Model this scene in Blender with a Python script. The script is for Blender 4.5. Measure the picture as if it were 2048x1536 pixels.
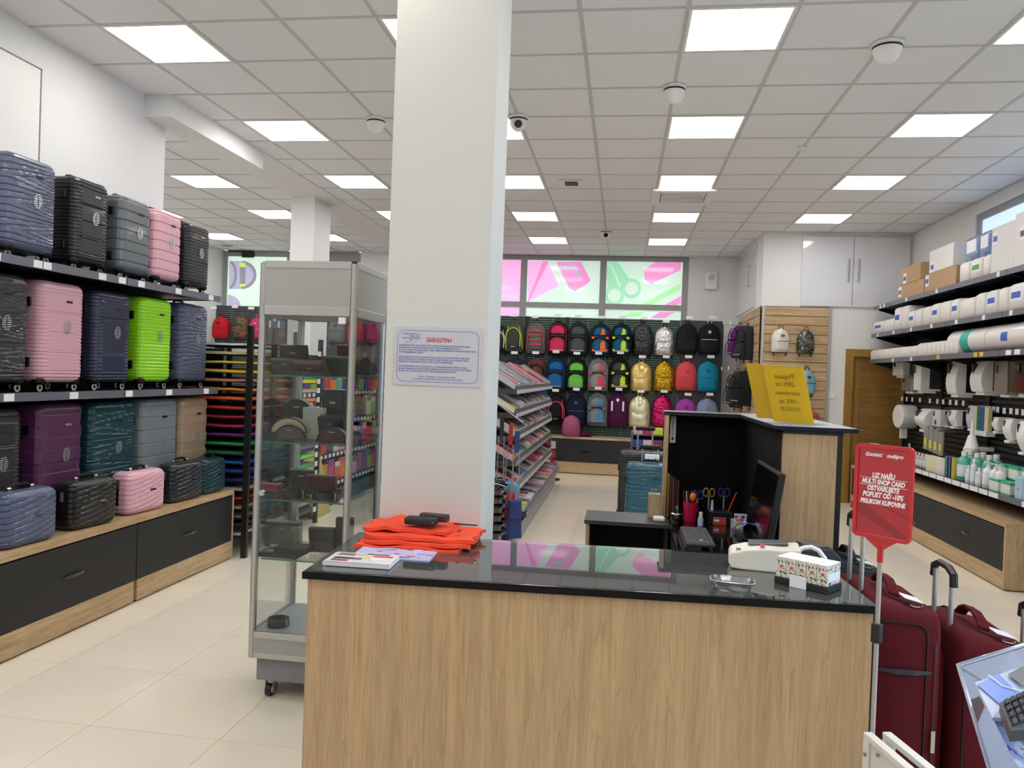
import bpy, math, random
from mathutils import Vector, Matrix
random.seed(7)
S=bpy.context.scene; COL=S.collection
for o in list(bpy.data.objects): bpy.data.objects.remove(o)
# ---------------------------------------------------------------- camera
F=1552.136; H0=1.59
def _rot(yaw,pit,rol):
    cy,sy,cp,sp=math.cos(yaw),math.sin(yaw),math.cos(pit),math.sin(pit)
    f=Vector((sy*cp,cy*cp,sp)); r=Vector((cy,-sy,0)); u=r.cross(f)
    c,s=math.cos(rol),math.sin(rol)
    return (c*r+s*u),(-s*r+c*u),f
CR,CU,CF=_rot(-.1422174,-.01347,.0368916)
cam=bpy.data.cameras.new('camera'); co=bpy.data.objects.new('camera',cam); COL.objects.link(co)
cam.sensor_width=36; cam.lens=F/2048*36; cam.clip_start=.05; cam.clip_end=200
m=Matrix((( CR.x,CU.x,-CF.x,0),(CR.y,CU.y,-CF.y,0),(CR.z,CU.z,-CF.z,H0),(0,0,0,1)))
co.matrix_world=m; S.camera=co
# ---------------------------------------------------------------- light, exposure
S.view_settings.view_transform='Standard'; S.view_settings.look='None'; S.view_settings.gamma=1
S.view_settings.use_curve_mapping=False; S.view_settings.exposure=0.0
S.render.use_file_extension=True
W=bpy.data.worlds.new('daylight'); S.world=W; W.use_nodes=True
W.node_tree.nodes['Background'].inputs[0].default_value=(.55,.74,1,1)
W.node_tree.nodes['Background'].inputs[1].default_value=5.5
PANEL_E=13.0
# ---------------------------------------------------------------- measuring helpers (a photo point -> world plane)
C0=Vector((0,0,H0))
def ray(x,y): return CR*((x-1024)/F)+CU*((768-y)/F)+CF
def onz(x,y,z): d=ray(x,y); return C0+d*((z-H0)/d.z)
def ony(x,y,Y): d=ray(x,y); return C0+d*(Y/d.y)
def onx(x,y,X): d=ray(x,y); return C0+d*(X/d.x)
# ---------------------------------------------------------------- materials
def lin(c):
    if isinstance(c,str): c=[int(c[i:i+2],16)/255 for i in (0,2,4)]
    return tuple((v/12.92 if v<=.04045 else ((v+.055)/1.055)**2.4) for v in c)
MC={}
def mat(name,c='808080',rough=.5,metal=0,spec=.5,coat=0,emit=0,alpha=1,trans=0,noise=0,nscale=40,bump=0,bscale=200,sheen=0):
    if name in MC: return MC[name]
    M=bpy.data.materials.new(name); M.use_nodes=True; nt=M.node_tree; b=nt.nodes['Principled BSDF']
    L=lin(c); b.inputs['Base Color'].default_value=(*L,1); b.inputs['Roughness'].default_value=rough
    b.inputs['Metallic'].default_value=metal; b.inputs['Specular IOR Level'].default_value=spec
    b.inputs['Coat Weight'].default_value=coat; b.inputs['Coat Roughness'].default_value=.06
    b.inputs['Sheen Weight'].default_value=sheen*.3
    if emit: b.inputs['Emission Color'].default_value=(*L,1); b.inputs['Emission Strength'].default_value=emit
    if trans: b.inputs['Transmission Weight'].default_value=trans
    if noise or bump:
        tc=nt.nodes.new('ShaderNodeTexCoord')
        if noise:
            n=nt.nodes.new('ShaderNodeTexNoise'); n.inputs['Scale'].default_value=nscale; n.inputs['Detail'].default_value=4
            nt.links.new(tc.outputs['Object'],n.inputs['Vector'])
            r=nt.nodes.new('ShaderNodeValToRGB'); k=1-noise; e=r.color_ramp.elements
            e[0].position=.3; e[1].position=.7
            e[0].color=(*[v*k for v in L],1); e[1].color=(*[min(1,v*(1+noise*.5)) for v in L],1)
            nt.links.new(n.outputs[0],r.inputs[0]); nt.links.new(r.outputs[0],b.inputs['Base Color'])
        if bump:
            n=nt.nodes.new('ShaderNodeTexNoise'); n.inputs['Scale'].default_value=bscale
            nt.links.new(tc.outputs['Object'],n.inputs['Vector'])
            bm=nt.nodes.new('ShaderNodeBump'); bm.inputs['Strength'].default_value=bump; bm.inputs['Distance'].default_value=.004
            nt.links.new(n.outputs[0],bm.inputs['Height']); nt.links.new(bm.outputs[0],b.inputs['Normal'])
    MC[name]=M; return M
def wood(name,c1,c2,c3,axis='z',rough=.45,scale=1,mul=.45):
    if name in MC: return MC[name]
    M=bpy.data.materials.new(name); M.use_nodes=True; nt=M.node_tree; b=nt.nodes['Principled BSDF']; N=nt.nodes.new; K=nt.links.new
    tc=N('ShaderNodeTexCoord'); mp=N('ShaderNodeMapping'); K(tc.outputs['Object'],mp.inputs['Vector'])
    lo,hi=.9*scale**.3,13*scale
    mp.inputs['Scale'].default_value={'z':(hi,hi,lo),'y':(hi,lo,hi),'x':(lo,hi,hi)}[axis]
    n1=N('ShaderNodeTexNoise'); n1.inputs['Scale'].default_value=1; n1.inputs['Detail'].default_value=3; n1.inputs['Distortion'].default_value=.6
    K(mp.outputs[0],n1.inputs['Vector'])
    m2=N('ShaderNodeMath'); m2.operation='MULTIPLY'; m2.inputs[1].default_value=9; K(n1.outputs[0],m2.inputs[0])
    m3=N('ShaderNodeMath'); m3.operation='FRACT'; K(m2.outputs[0],m3.inputs[0])
    n2=N('ShaderNodeTexNoise'); n2.inputs['Scale'].default_value=7; n2.inputs['Detail'].default_value=5; K(mp.outputs[0],n2.inputs['Vector'])
    r=N('ShaderNodeValToRGB'); e=r.color_ramp.elements; e[0].position=.3; e[1].position=.72
    e[0].color=(*lin(c1),1); e[1].color=(*lin(c2),1); K(n1.outputs[0],r.inputs[0])
    r2=N('ShaderNodeValToRGB'); e=r2.color_ramp.elements; e[0].position=0; e[1].position=.25
    e[0].color=(.45,.45,.45,1); e[1].color=(0,0,0,1); K(m3.outputs[0],r2.inputs[0])
    mx=N('ShaderNodeMix'); mx.data_type='RGBA'; K(r2.outputs[0],mx.inputs[0]); K(r.outputs[0],mx.inputs[6]); mx.inputs[7].default_value=(*lin(c3),1)
    m4=N('ShaderNodeMix'); m4.data_type='RGBA'; m4.blend_type='MULTIPLY'; m4.inputs[0].default_value=mul
    r3=N('ShaderNodeValToRGB'); e=r3.color_ramp.elements; e[0].position=.35; e[0].color=(.55,.5,.45,1); e[1].position=.6; e[1].color=(1,1,1,1)
    K(n2.outputs[0],r3.inputs[0]); K(mx.outputs[2],m4.inputs[6]); K(r3.outputs[0],m4.inputs[7])
    K(m4.outputs[2],b.inputs['Base Color']); b.inputs['Roughness'].default_value=rough
    MC[name]=M; return M
def camo(name,cols,scale=12,rough=.7,metal=0):
    if name in MC: return MC[name]
    M=bpy.data.materials.new(name); M.use_nodes=True; nt=M.node_tree; b=nt.nodes['Principled BSDF']; N=nt.nodes.new; K=nt.links.new
    tc=N('ShaderNodeTexCoord'); n=N('ShaderNodeTexNoise'); n.inputs['Scale'].default_value=scale; n.inputs['Detail'].default_value=2
    K(tc.outputs['Object'],n.inputs['Vector'])
    r=N('ShaderNodeValToRGB'); r.color_ramp.interpolation='CONSTANT'; e=r.color_ramp.elements
    while len(e)<len(cols): e.new(.5)
    for i,c in enumerate(cols): e[i].position=0 if i==0 else .36+.28*(i-1)/max(1,len(cols)-2) ; e[i].color=(*lin(c),1)
    K(n.outputs[0],r.inputs[0]); K(r.outputs[0],b.inputs['Base Color']); b.inputs['Roughness'].default_value=rough; b.inputs['Metallic'].default_value=metal
    MC[name]=M; return M
def sequin(name,c,c2=None):
    if name in MC: return MC[name]
    M=bpy.data.materials.new(name); M.use_nodes=True; nt=M.node_tree; b=nt.nodes['Principled BSDF']; N=nt.nodes.new; K=nt.links.new
    tc=N('ShaderNodeTexCoord'); v=N('ShaderNodeTexVoronoi'); v.inputs['Scale'].default_value=75; K(tc.outputs['Object'],v.inputs['Vector'])
    bm=N('ShaderNodeBump'); bm.inputs['Strength'].default_value=1; bm.inputs['Distance'].default_value=.02
    n=N('ShaderNodeTexNoise'); n.inputs['Scale'].default_value=28; n.inputs['Detail'].default_value=3; K(tc.outputs['Object'],n.inputs['Vector']); K(n.outputs[0],bm.inputs['Height']); K(bm.outputs[0],b.inputs['Normal'])
    mx=N('ShaderNodeMix'); mx.data_type='RGBA'; K(v.outputs['Color'],mx.inputs[0]); mx.inputs[6].default_value=(*lin(c),1); mx.inputs[7].default_value=(*lin(c2 or c),1)
    K(mx.outputs[2],b.inputs['Base Color']); b.inputs['Metallic'].default_value=.85; b.inputs['Roughness'].default_value=.28
    MC[name]=M; return M
def glass(name,tint=(.93,.97,.95),refl=1.0,haze=0):
    if name in MC: return MC[name]
    M=bpy.data.materials.new(name); M.use_nodes=True; nt=M.node_tree; N=nt.nodes.new; K=nt.links.new
    for n in list(nt.nodes): nt.nodes.remove(n)
    o=N('ShaderNodeOutputMaterial'); t=N('ShaderNodeBsdfTransparent'); g=N('ShaderNodeBsdfGlossy'); g.inputs['Roughness'].default_value=.02
    t.inputs[0].default_value=(*tint,1); f=N('ShaderNodeFresnel'); f.inputs[0].default_value=1.5
    mm=N('ShaderNodeMath'); mm.operation='MULTIPLY'; mm.inputs[1].default_value=refl; K(f.outputs[0],mm.inputs[0])
    x=N('ShaderNodeMixShader'); K(mm.outputs[0],x.inputs[0]); K(t.outputs[0],x.inputs[1]); K(g.outputs[0],x.inputs[2])
    if haze:
        d=N('ShaderNodeBsdfDiffuse'); d.inputs[0].default_value=(.8,.85,.85,1); y=N('ShaderNodeMixShader'); y.inputs[0].default_value=haze
        K(x.outputs[0],y.inputs[1]); K(d.outputs[0],y.inputs[2]); K(y.outputs[0],o.inputs[0])
    else: K(x.outputs[0],o.inputs[0])
    MC[name]=M; return M
WALL=mat('white_wall_paint','e2e1e0',.75,bump=.05,bscale=60)
CEIL=mat('ceiling_tile_white','e6e7ea',.9,bump=.15,bscale=300); GRID=mat('ceiling_grid_metal','c4c3c4',.5)
FLOOR=mat('polished_cream_tile','efe5d3',.07,spec=.55,noise=.03,nscale=2); GROUT=mat('floor_grout','b5ab9c',.7)
WCOUNT=wood('counter_walnut_laminate','ac8c66','c3a379','94734f','z',.38,1.7,.28)
WCAB=wood('cabinet_oak_laminate','b3946d','cfb48c','a08058','y',.42)
WCABX=wood('cabinet_oak_laminate_x','b3946d','cfb48c','a08058','x',.42)
WCABZ=wood('cabinet_oak_laminate_z','b3946d','cfb48c','a08058','z',.42)
WDOOR=wood('door_oak_veneer','835f2b','9a7335','6f4f22','x',.4); WFRAME=wood('door_frame_oak','96702f','a9813c','87642a','z',.4)
BLK=mat('black_plastic','0d0d0f',.4); BLKM=mat('matt_black_panel','1b1c1e',.55); BLKG=mat('black_gloss','08080a',.12,coat=.6)
PANELG=mat('dark_metal_back_panel','3a3d44',.55,metal=.2); SHELFM=mat('anthracite_shelf_metal','23242b',.45,metal=.3)
LIP=mat('grey_price_rail','70707c',.35,metal=.3); CARD=mat('white_price_card','e4e4ea',.6); ALU=mat('brushed_aluminium','b9b8b4',.35,metal=.6)
ALUG=mat('grey_aluminium_panel','a6a4a0',.5,metal=.15); CHROME=mat('chrome','c8c8c8',.2,metal=1); STEEL=mat('satin_steel','a8a4a0',.35,metal=.8)
WPL=mat('white_plastic','e8e6e2',.4); GPL=mat('grey_plastic','77777a',.45); DGPL=mat('dark_grey_plastic','33343a',.45)
WINF=mat('grey_window_frame','9b9c9a',.5); GL=glass('display_glass',(.975,.99,.98),.55); GLE=mat('green_glass_edge','2f6f5e',.15)
def L16(s):
    return ' '.join(s.split()[:16])
# ---------------------------------------------------------------- mesh building
class MB:
    def __init__(s): s.v=[]; s.f=[]
    def add(s,vs,fs):
        n=len(s.v); s.v+= [tuple(p) for p in vs]; s.f+=[tuple(i+n for i in f) for f in fs]; return s
    def box(s,x0,x1,y0,y1,z0,z1,m=None):
        vs=[Vector((x,y,z)) for z in (z0,z1) for y in (y0,y1) for x in (x0,x1)]
        if m: vs=[m@v for v in vs]
        return s.add(vs,[(0,2,3,1),(4,5,7,6),(0,1,5,4),(2,6,7,3),(0,4,6,2),(1,3,7,5)])
    def cyl(s,a,b,r,r2=None,n=10,cap=True):
        a=Vector(a); b=Vector(b); r2=r if r2 is None else r2; d=(b-a).normalized()
        u=d.orthogonal().normalized(); w=d.cross(u)
        vs=[p+(u*math.cos(2*math.pi*i/n)+w*math.sin(2*math.pi*i/n))*q for p,q in ((a,r),(b,r2)) for i in range(n)]
        fs=[(i,(i+1)%n,n+(i+1)%n,n+i) for i in range(n)]
        if cap: fs+=[tuple(range(n))[::-1],tuple(range(n,2*n))]
        return s.add(vs,fs)
    def tube(s,pts,r,n=6):
        pts=[Vector(p) for p in pts]; rings=[]; up=None
        for i,p in enumerate(pts):
            d=(pts[min(i+1,len(pts)-1)]-pts[max(i-1,0)]).normalized()
            if up is None: up=d.orthogonal().normalized()
            u=(up-d*up.dot(d)); u=u.normalized() if u.length>1e-5 else d.orthogonal().normalized(); up=u; w=d.cross(u)
            rings.append([p+(u*math.cos(2*math.pi*k/n)+w*math.sin(2*math.pi*k/n))*r for k in range(n)])
        return s.loft(rings)
    def loft(s,rings,cap=True,closed=True):
        n=len(rings[0]); vs=[p for R in rings for p in R]; fs=[]
        for i in range(len(rings)-1):
            for k in range(n if closed else n-1):
                fs.append((i*n+k,i*n+(k+1)%n,(i+1)*n+(k+1)%n,(i+1)*n+k))
        if cap: fs+=[tuple(range(n))[::-1],tuple(range((len(rings)-1)*n,len(rings)*n))]
        return s.add(vs,fs)
    def lathe(s,prof,c=(0,0,0),n=20,cap=True):
        return s.loft([[ (c[0]+r*math.cos(2*math.pi*k/n),c[1]+r*math.sin(2*math.pi*k/n),c[2]+z) for k in range(n)] for r,z in prof],cap)
    def prism(s,poly,fn,t0,t1):
        n=len(poly); vs=[fn(a,b,t) for t in (t0,t1) for a,b in poly]
        return s.add(vs,[tuple(range(n)),tuple(range(n,2*n))[::-1]]+[(i,n+i,n+(i+1)%n,(i+1)%n) for i in range(n)])
    def build(s,name,m,parent=None,loc=None,bev=0,smooth=False,kind=None,label=None,seg=2,sharp=50):
        me=bpy.data.meshes.new(name); me.from_pydata(s.v,[],s.f); me.update()
        me.materials.append(m)
        if smooth:
            for p in me.polygons: p.use_smooth=True
            try: me.set_sharp_from_angle(angle=math.radians(sharp))
            except Exception: pass
        o=bpy.data.objects.new(name,me); COL.objects.link(o)
        if parent: o.parent=parent
        if loc: o.location=loc
        if bev:
            b=o.modifiers.new('bevel','BEVEL'); b.width=bev; b.segments=seg; b.limit_method='ANGLE'
        if kind: o['kind']=kind
        if label: o['label']=label
        return o
def box(name,m,x0,x1,y0,y1,z0,z1,parent=None,bev=0,kind=None,label=None):
    x0,x1=sorted((x0,x1)); y0,y1=sorted((y0,y1)); z0,z1=sorted((z0,z1))
    return MB().box(x0,x1,y0,y1,z0,z1).build(name,m,parent,bev=bev,kind=kind,label=label)
def tag(o,label,cat,group=None):
    o['label']=label; o['category']=cat
    if group: o['group']=group
    return o
def thing(name,label,cat,loc=(0,0,0),rot=0,group=None,e=None):
    o=bpy.data.objects.new(name,None); o.empty_display_size=.1; COL.objects.link(o); o.location=loc
    o.rotation_euler=e if e else (0,0,rot); return tag(o,label,cat,group)
def solo(o,label,cat,loc=None,rot=None,group=None):
    if loc is not None: o.location=loc
    if rot is not None: o.rotation_euler=rot if isinstance(rot,tuple) else (0,0,rot)
    return tag(o,label,cat,group)
def dup(o,loc=None,rot=None,label=None,parent=None):
    c=o.copy(); COL.objects.link(c)
    if parent: c.parent=parent
    if loc is not None: c.location=loc
    if rot is not None: c.rotation_euler=rot if isinstance(rot,tuple) else (0,0,rot)
    if label: c['label']=label
    for ch in [k for k in KIDS(o)]: dup(ch,parent=c)
    return c
def KIDS(o): return [k for k in COL.objects if k.parent==o]
def text(name,body,size,m,parent,loc,rot=(math.pi/2,0,0),align='CENTER',ext=.0006,shear=0,sx=1,bold=0):
    cu=bpy.data.curves.new(name,'FONT'); cu.body=body; cu.size=size; cu.align_x=align; cu.extrude=ext; cu.shear=shear; cu.offset=bold; cu.resolution_u=3
    t=bpy.data.objects.new(name,cu); COL.objects.link(t); dg=bpy.context.evaluated_depsgraph_get()
    me=bpy.data.meshes.new_from_object(t.evaluated_get(dg)); bpy.data.objects.remove(t)
    o=bpy.data.objects.new(name,me); COL.objects.link(o); me.materials.clear(); me.materials.append(m); o.parent=parent; o.location=loc; o.rotation_euler=rot; o.scale=(sx,1,1)
    return o
ORD='first second third fourth fifth sixth seventh eighth ninth tenth eleventh twelfth thirteenth fourteenth fifteenth sixteenth seventeenth eighteenth nineteenth twentieth'.split()
CEILZ=3.66; LX=-3.79; RX=3.77; LLX=-7.38; FY=13.4; NY=-3.5
gx=lambda i:i*.6-.922
gy=lambda j:j*.6+4.43
# ================================================================ FLOOR
fl=box('floor',GROUT,LLX-.1,RX+.1,NY,FY+.1,-.12,-.004,kind='structure')
fx=lambda k:-2.23+k*.6
fy=lambda k:3.053+k*.6
ft=MB().box(-.2988,.2988,-.2988,.2988,-.004,0).build('floor_tile',FLOOR,fl,(fx(0)+.3,fy(0)+.3,0))
rest=MB(); n=0
cells=[(k,j) for k in range(-9,10) for j in range(-11,17)]
vis=lambda x,y: y>.9 and abs((x+.14*y)/max(y,.1))<.85
cells.sort(key=lambda c: math.hypot(fx(c[0])+.3,fy(c[1])+.3))
for k,j in cells:
    x0,y0=fx(k),fy(j)
    x1,y1=min(x0+.6,RX),min(y0+.6,FY); xa=max(x0,LLX); 
    if x1-xa<.05 or y0>FY-.05 or y0+.6<NY: continue
    if x1<LX and y1<5.9: continue
    if (k,j)==(0,0): continue
    if n<290 and vis(x0+.3,y0+.3) and x1-xa>.599 and y1-y0>.599:
        n+=1; dup(ft,(x0+.3,y0+.3,0))
    else: rest.box(xa+.0012,x1-.0012,max(y0,NY)+.0012,y1-.0012,-.004,0)
rest.build('floor_tile_field',FLOOR,fl,kind='stuff')
# ================================================================ CEILING
ce=box('ceiling',CEIL,LLX-.1,RX+.1,NY,FY+.1,3.70,3.8,kind='structure')
LI=[-10,-7,-4,-1,2,5]; LJ=[-9,-6,-3,0,3,6,9,12]  # first LJ row hangs unseen behind the camera, added to brighten counter and pillar
AC=(2,7)
ct=MB().box(-.288,.288,-.288,.288,CEILZ+.004,CEILZ+.016).build('ceiling_tile',CEIL,ce,(gx(0)+.3,gy(1)+.3,0))
rest=MB(); n=0
def inroom(x,y): return (x>LX or y>5.9)
cc=[(i,j) for i in range(-11,8) for j in range(-14,15)]; cc.sort(key=lambda c: abs(c[1]-2)*1.+abs(c[0]-1)*.3)
for i,j in cc:
    x,y=gx(i),gy(j)
    if (i in LI and j in LJ) or (i,j)==AC or (i,j)==(0,1): continue
    if not inroom(x+.3,y+.3): continue
    xa,xb,ya,yb=max(x,LLX),min(x+.6,RX),max(y,NY),min(y+.6,FY)
    if xb-xa<.04 or yb-ya<.04: continue
    if n<290 and y>1.5 and abs((x+.14*y)/y)<.95 and xb-xa>.59 and yb-ya>.59: n+=1; dup(ct,(x+.3,y+.3,0))
    else: rest.box(xa+.012,xb-.012,ya+.012,yb-.012,CEILZ+.004,CEILZ+.016)
rest.build('ceiling_tile_field',CEIL,ce,kind='stuff')
g=MB()
for i in range(-10,8):
    g.box(gx(i)-.0125,gx(i)+.0125,5.9 if gx(i)<LX else NY,FY,CEILZ,CEILZ+.01)
for j in range(-13,15):
    x0=LLX if gy(j)>5.9 else LX
    g.box(x0,RX,gy(j)-.0125,gy(j)+.0125,CEILZ+.0005,CEILZ+.0095)
g.build('ceiling_grid',GRID,ce,kind='stuff')
EM=mat('led_panel_glow','fdfbf8',.5,emit=PANEL_E)
lamp=None
for i in LI:
    for j in LJ:
        x,y=gx(i)+.3,gy(j)+.3
        if not inroom(x,y) or y<NY or x<LLX: continue
        if (i==-7 or i==-10) and j<3: continue
        lab='square white led ceiling panel, %s row from the back wall, %s column from right'%(ORD[max(0,(12-j)//3)],ORD[(5-i)//3])
        if lamp is None:
            lamp=thing('ceiling_light',lab,'ceiling light',(x,y,CEILZ),group='square led panels in the ceiling')
            MB().box(-.272,.272,-.272,.272,-.002,.01).build('diffuser',EM,lamp)
            f=MB()
            for a in ((-.29,.29,-.29,-.272),(-.29,.29,.272,.29),(-.29,-.272,-.272,.272),(.272,.29,-.272,.272)): f.box(*a,-.004,.012)
            f.build('frame',WPL,lamp)
        else: dup(lamp,(x,y,CEILZ),label=lab)
# AC cassette
t=thing('air_vent','white square air conditioning cassette beside a ceiling light near the middle','vent',(gx(2)+.3,gy(7)+.3,CEILZ))
f=MB()
for a in ((-.34,.34,-.34,-.25),(-.34,.34,.25,.34),(-.34,-.25,-.25,.25),(.25,.34,-.25,.25)): f.box(*a,-.03,.0)
f.build('frame',WPL,t,bev=.006)
for k in range(9): MB().box(-.24,.24,-.232+k*.055,-.2+k*.055,-.022,-.012).build('slat',WPL,t)
box('grille',GPL,-.24,.24,-.24,.24,-.008,-.001,t)
# dome cameras / detectors
def dome(px,py,lab,lens=True,r=.075,cat='security camera'):
    p=onz(px,py,CEILZ); t=thing('dome_camera' if lens else 'motion_sensor',lab,cat,p)
    MB().lathe([(r*1.1,0),(r*1.1,-.012),(r,-.02)],n=20).build('base_ring',WPL,t,smooth=True)
    MB().lathe([(r*1.02,-.021),(r*1.02,-.03),(r*.98,-.031)],n=20).build('dark_ring',BLK,t)
    MB().lathe([(r,-.032),(r*.96,-.045),(r*.86,-.072),(r*.6,-.10),(r*.3,-.114),(.005,-.118)],n=20).build('housing',WPL,t,smooth=True)
    if lens:
        d=(C0-p); d.z=0; d=d.normalized()
        MB().cyl(d*r*.55+Vector((0,0,-.068)),d*r*.99+Vector((0,0,-.078)),r*.42,r*.42,14).build('lens',BLKG,t,smooth=True)
dome(752,238,'white dome on the ceiling left of the big pillar',False,.075,'smoke detector')
dome(1037,234,'white dome camera with black lens just right of the pillar')
dome(1349,174,'white dome on the ceiling between two light panels',False,.075,'smoke detector')
dome(1775,88,'large white dome with slots on the ceiling, nearest the right wall',False,.085,'smoke detector')
dome(1212,461,'small dome camera near the back wall ceiling')
p=onz(1605,294,CEILZ); solo(MB().lathe([(.035,0),(.035,-.012),(.018,-.02),(.012,-.05),(.02,-.055),(.001,-.058)],n=12).build('sprinkler_head',WPL,smooth=True),'tiny white sprinkler on a grid line of the right ceiling','sprinkler',p)
p=onz(1143,366,CEILZ); t=thing('ceiling_socket','small square white plate with a black opening in the ceiling','sensor',p)
box('plate',WPL,-.13,.13,-.13,.13,-.006,0,t); box('opening',BLK,-.07,.07,-.08,.08,-.012,-.006,t)
p=onz(455,491,CEILZ); t=thing('ceiling_socket','flat white plate in the far left ceiling near the shop door','sensor',p)
box('plate',WPL,-.13,.13,-.13,.13,-.006,0,t); box('opening',GPL,-.09,.09,-.07,.07,-.01,-.006,t)
# ================================================================ WALLS
box('wall_left',WALL,LLX-.25,LX,NY,5.91,0,CEILZ+.03,kind='structure')
ap=box('trim_1',WPL,LX,LX+.004,2.3,4.53,.6,3.43,kind='structure')
g=MB(); g.box(LX,LX+.006,4.53,4.54,.6,3.44); g.box(LX,LX+.006,2.3,4.54,3.43,3.44); g.build('panel_joint',GPL,ap)
box('wall_far_left',WALL,LLX-.15,LLX,5.9,FY+.2,0,CEILZ+.03,kind='structure')
box('wall_near_left',WALL,LLX-.1,LX-.2,5.6,5.9,0,CEILZ+.03,kind='structure')
pl=box('pillar',mat('off_white_pillar_paint','cfcdc5',.75,bump=.1,bscale=40),-1.0,-.565,3.175,3.50,0,CEILZ+.02,kind='structure'); pl.name='trim_2'
box('trim_3',WALL,-4.11,-3.81,9.06,9.58,0,CEILZ+.02,kind='structure')
box('trim_4',WALL,LX-.02,-3.56,5.62,7.17,3.49,CEILZ+.01,kind='structure')
box('trim_5',WALL,-4.11,-3.56,7.17,FY,CEILZ-.006,CEILZ+.01,kind='structure')
# right wall with a high window band
wz0,wz1=2.75,3.52; SY=3.4
g=MB(); g.box(RX,RX+.25,SY,FY+.2,0,wz0); g.box(RX,RX+.25,NY,FY+.2,wz1,CEILZ+.03); g.box(RX,RX+.25,9.2,FY+.2,wz0,wz1); g.box(RX,RX+.25,SY,SY+.2,wz0,wz1); g.box(RX,RX+.25,NY,.2,0,wz1)
g.build('wall_right',WALL,kind='structure')
g=MB(); g.box(RX+.021,RX+.079,SY+.2,9.2,wz1-.07,wz1); g.box(RX+.021,RX+.079,SY+.2,9.2,wz0,wz0+.06)
for y in (9.13,7.2,5.7,4.2): g.box(RX+.02,RX+.08,y,y+.06,wz0+.0,wz1)
w=g.build('window_1',WINF,kind='structure')
FILM=mat('frosted_daylit_window','b4c9df',.35,emit=1.15,noise=.25,nscale=3)
ys=[9.13,7.2,5.7,4.2]
for a,b in zip(ys[1:],ys[:-1]): box('pane',FILM,RX+.045,RX+.055,a+.06,b,wz0+.06,wz1-.07,w)
# unseen storefront glazing on the right, sized for its daylight; closed end behind camera
g=MB()
for y in (.2,1.75,SY-.06): g.box(RX+.06,RX+.12,y,y+.06,0,wz1)
w=g.build('window_5',WINF,kind='structure')
for a,b in ((.26,1.75),(1.81,SY-.06)): box('pane',glass('shopfront_glass',(.98,.99,.99),.5),RX+.085,RX+.095,a,b,.02,wz1,w)
g=MB(); g.box(LX-.25,RX+.25,NY-.2,NY,0,CEILZ+.03)
g.build('wall_front',WALL,kind='structure')
MB().box(-30,30,-30,NY-.2,-.14,-.02).box(RX+.25,40,NY-.2,30,-.14,-.02).build('pavement',mat('grey_pavement','8f8d88',.9,noise=.2,nscale=6),kind='structure')
# ================================================================ FAR WALL, WINDOWS
def P(x,y,Y=FY): return ony(x,y,Y)
# openings: A left door pane (x LL..-5.95), B dark window (-6.0..-4.8), C triple window
xs=[P(770,560).x-2.3, P(1045,560).x, P(1206,560).x, P(1375,560).x]
zt,zb=P(1205,519).z,P(1205,624).z
oa=(P(443,560).x,P(582,560).x); ob=(P(586,560).x,P(720,560).x); oc=(P(840,560).x,P(1377,560).x)
g=MB(); zc=2.0
prev=LLX-.15
for a,b in (oa,ob,oc):
    g.box(prev,a,FY,FY+.3,0,CEILZ+.03); g.box(a,b,FY,FY+.3,0,zc); prev=b
g.box(prev,RX+.25,FY,FY+.3,0,CEILZ+.03)
g.build('wall_back',WALL,kind='structure')
MINT=mat('mint_window_film','cfe9dc',.3,emit=.60,coat=.5); PINK=mat('pink_window_film','f2b4e4',.3,emit=.68,coat=.5)
HPINK=mat('hot_pink_film_print','e48cc6',.3,emit=.7,coat=.5); GRN=mat('green_film_print','9cd8b4',.3,emit=.66,coat=.5); LIME=mat('lime_film_print','a4dfa0',.3,emit=.7,coat=.5)
LILAC=mat('pale_lilac_film_print','b9b7cf',.3,emit=.55,coat=.4); LGREY=mat('grey_film_print','9896a6',.3,emit=.45,coat=.4); YLW=mat('yellow_green_film_print','c7e25e',.3,emit=.7,coat=.4)  # emission of these films stands in for daylight shining through them
w3=MB().box(oc[0],oc[1],FY+.02,FY+.1,3.5+.08,CEILZ+.05).box(oc[0],oc[1],FY+.02,FY+.1,zc,zc+.06)
w3.box(oc[0],oc[1],FY+.02,FY+.1,P(1205,612).z-.05,P(1205,612).z+.045)
for px in (1047,1206): w3.box(P(px,560).x-.055,P(px,560).x+.055,FY+.016,FY+.098,zc,CEILZ-.001)
for x in (oc[0]+.04,oc[1]-.05,oc[0]+1.0): w3.box(x-.05,x+.05,FY+.016,FY+.098,zc,CEILZ-.001)
w3=w3.build('window_2',WINF,kind='structure')
def pane(x0,x1,m,z0=zc+.06,z1=3.59): return box('pane',m,x0,x1,FY+.055,FY+.065,z0,z1,w3)
pane(oc[0],P(1047,560).x,PINK); pane(P(1047,560).x,P(1206,560).x,MINT); pane(P(1206,560).x,oc[1],MINT)
def art(name,pts,m,par,dy=.0,Y=FY+.05):
    pl=[(P(x,y,Y).x,P(x,y,Y).z) for x,y in pts]
    return MB().prism(pl,lambda a,b,t:(a,Y-dy-t,b),0,.002).build(name,m,par)
def ringart(name,c,ro,ri,m,par,dy=0,Y=FY+.05,n=24,sy=1):
    p=P(*c,Y); s=Y/F; vs=[]; fs=[]
    for k in range(n):
        a=2*math.pi*k/n
        for r in (ro,ri): vs.append((p.x+r*s*math.cos(a),Y-dy,p.z+r*s*sy*math.sin(a)))
    for k in range(n): fs.append((2*k,2*((k+1)%n),2*((k+1)%n)+1,2*k+1))
    return MB().add(vs,fs).build(name,m,par)
art('film_print',[(1056,522),(1096,522),(1118,572),(1056,604)],PINK,w3)
art('film_print',[(1086,522),(1098,522),(1057,604),(1055,604)],HPINK,w3,.001)
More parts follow.
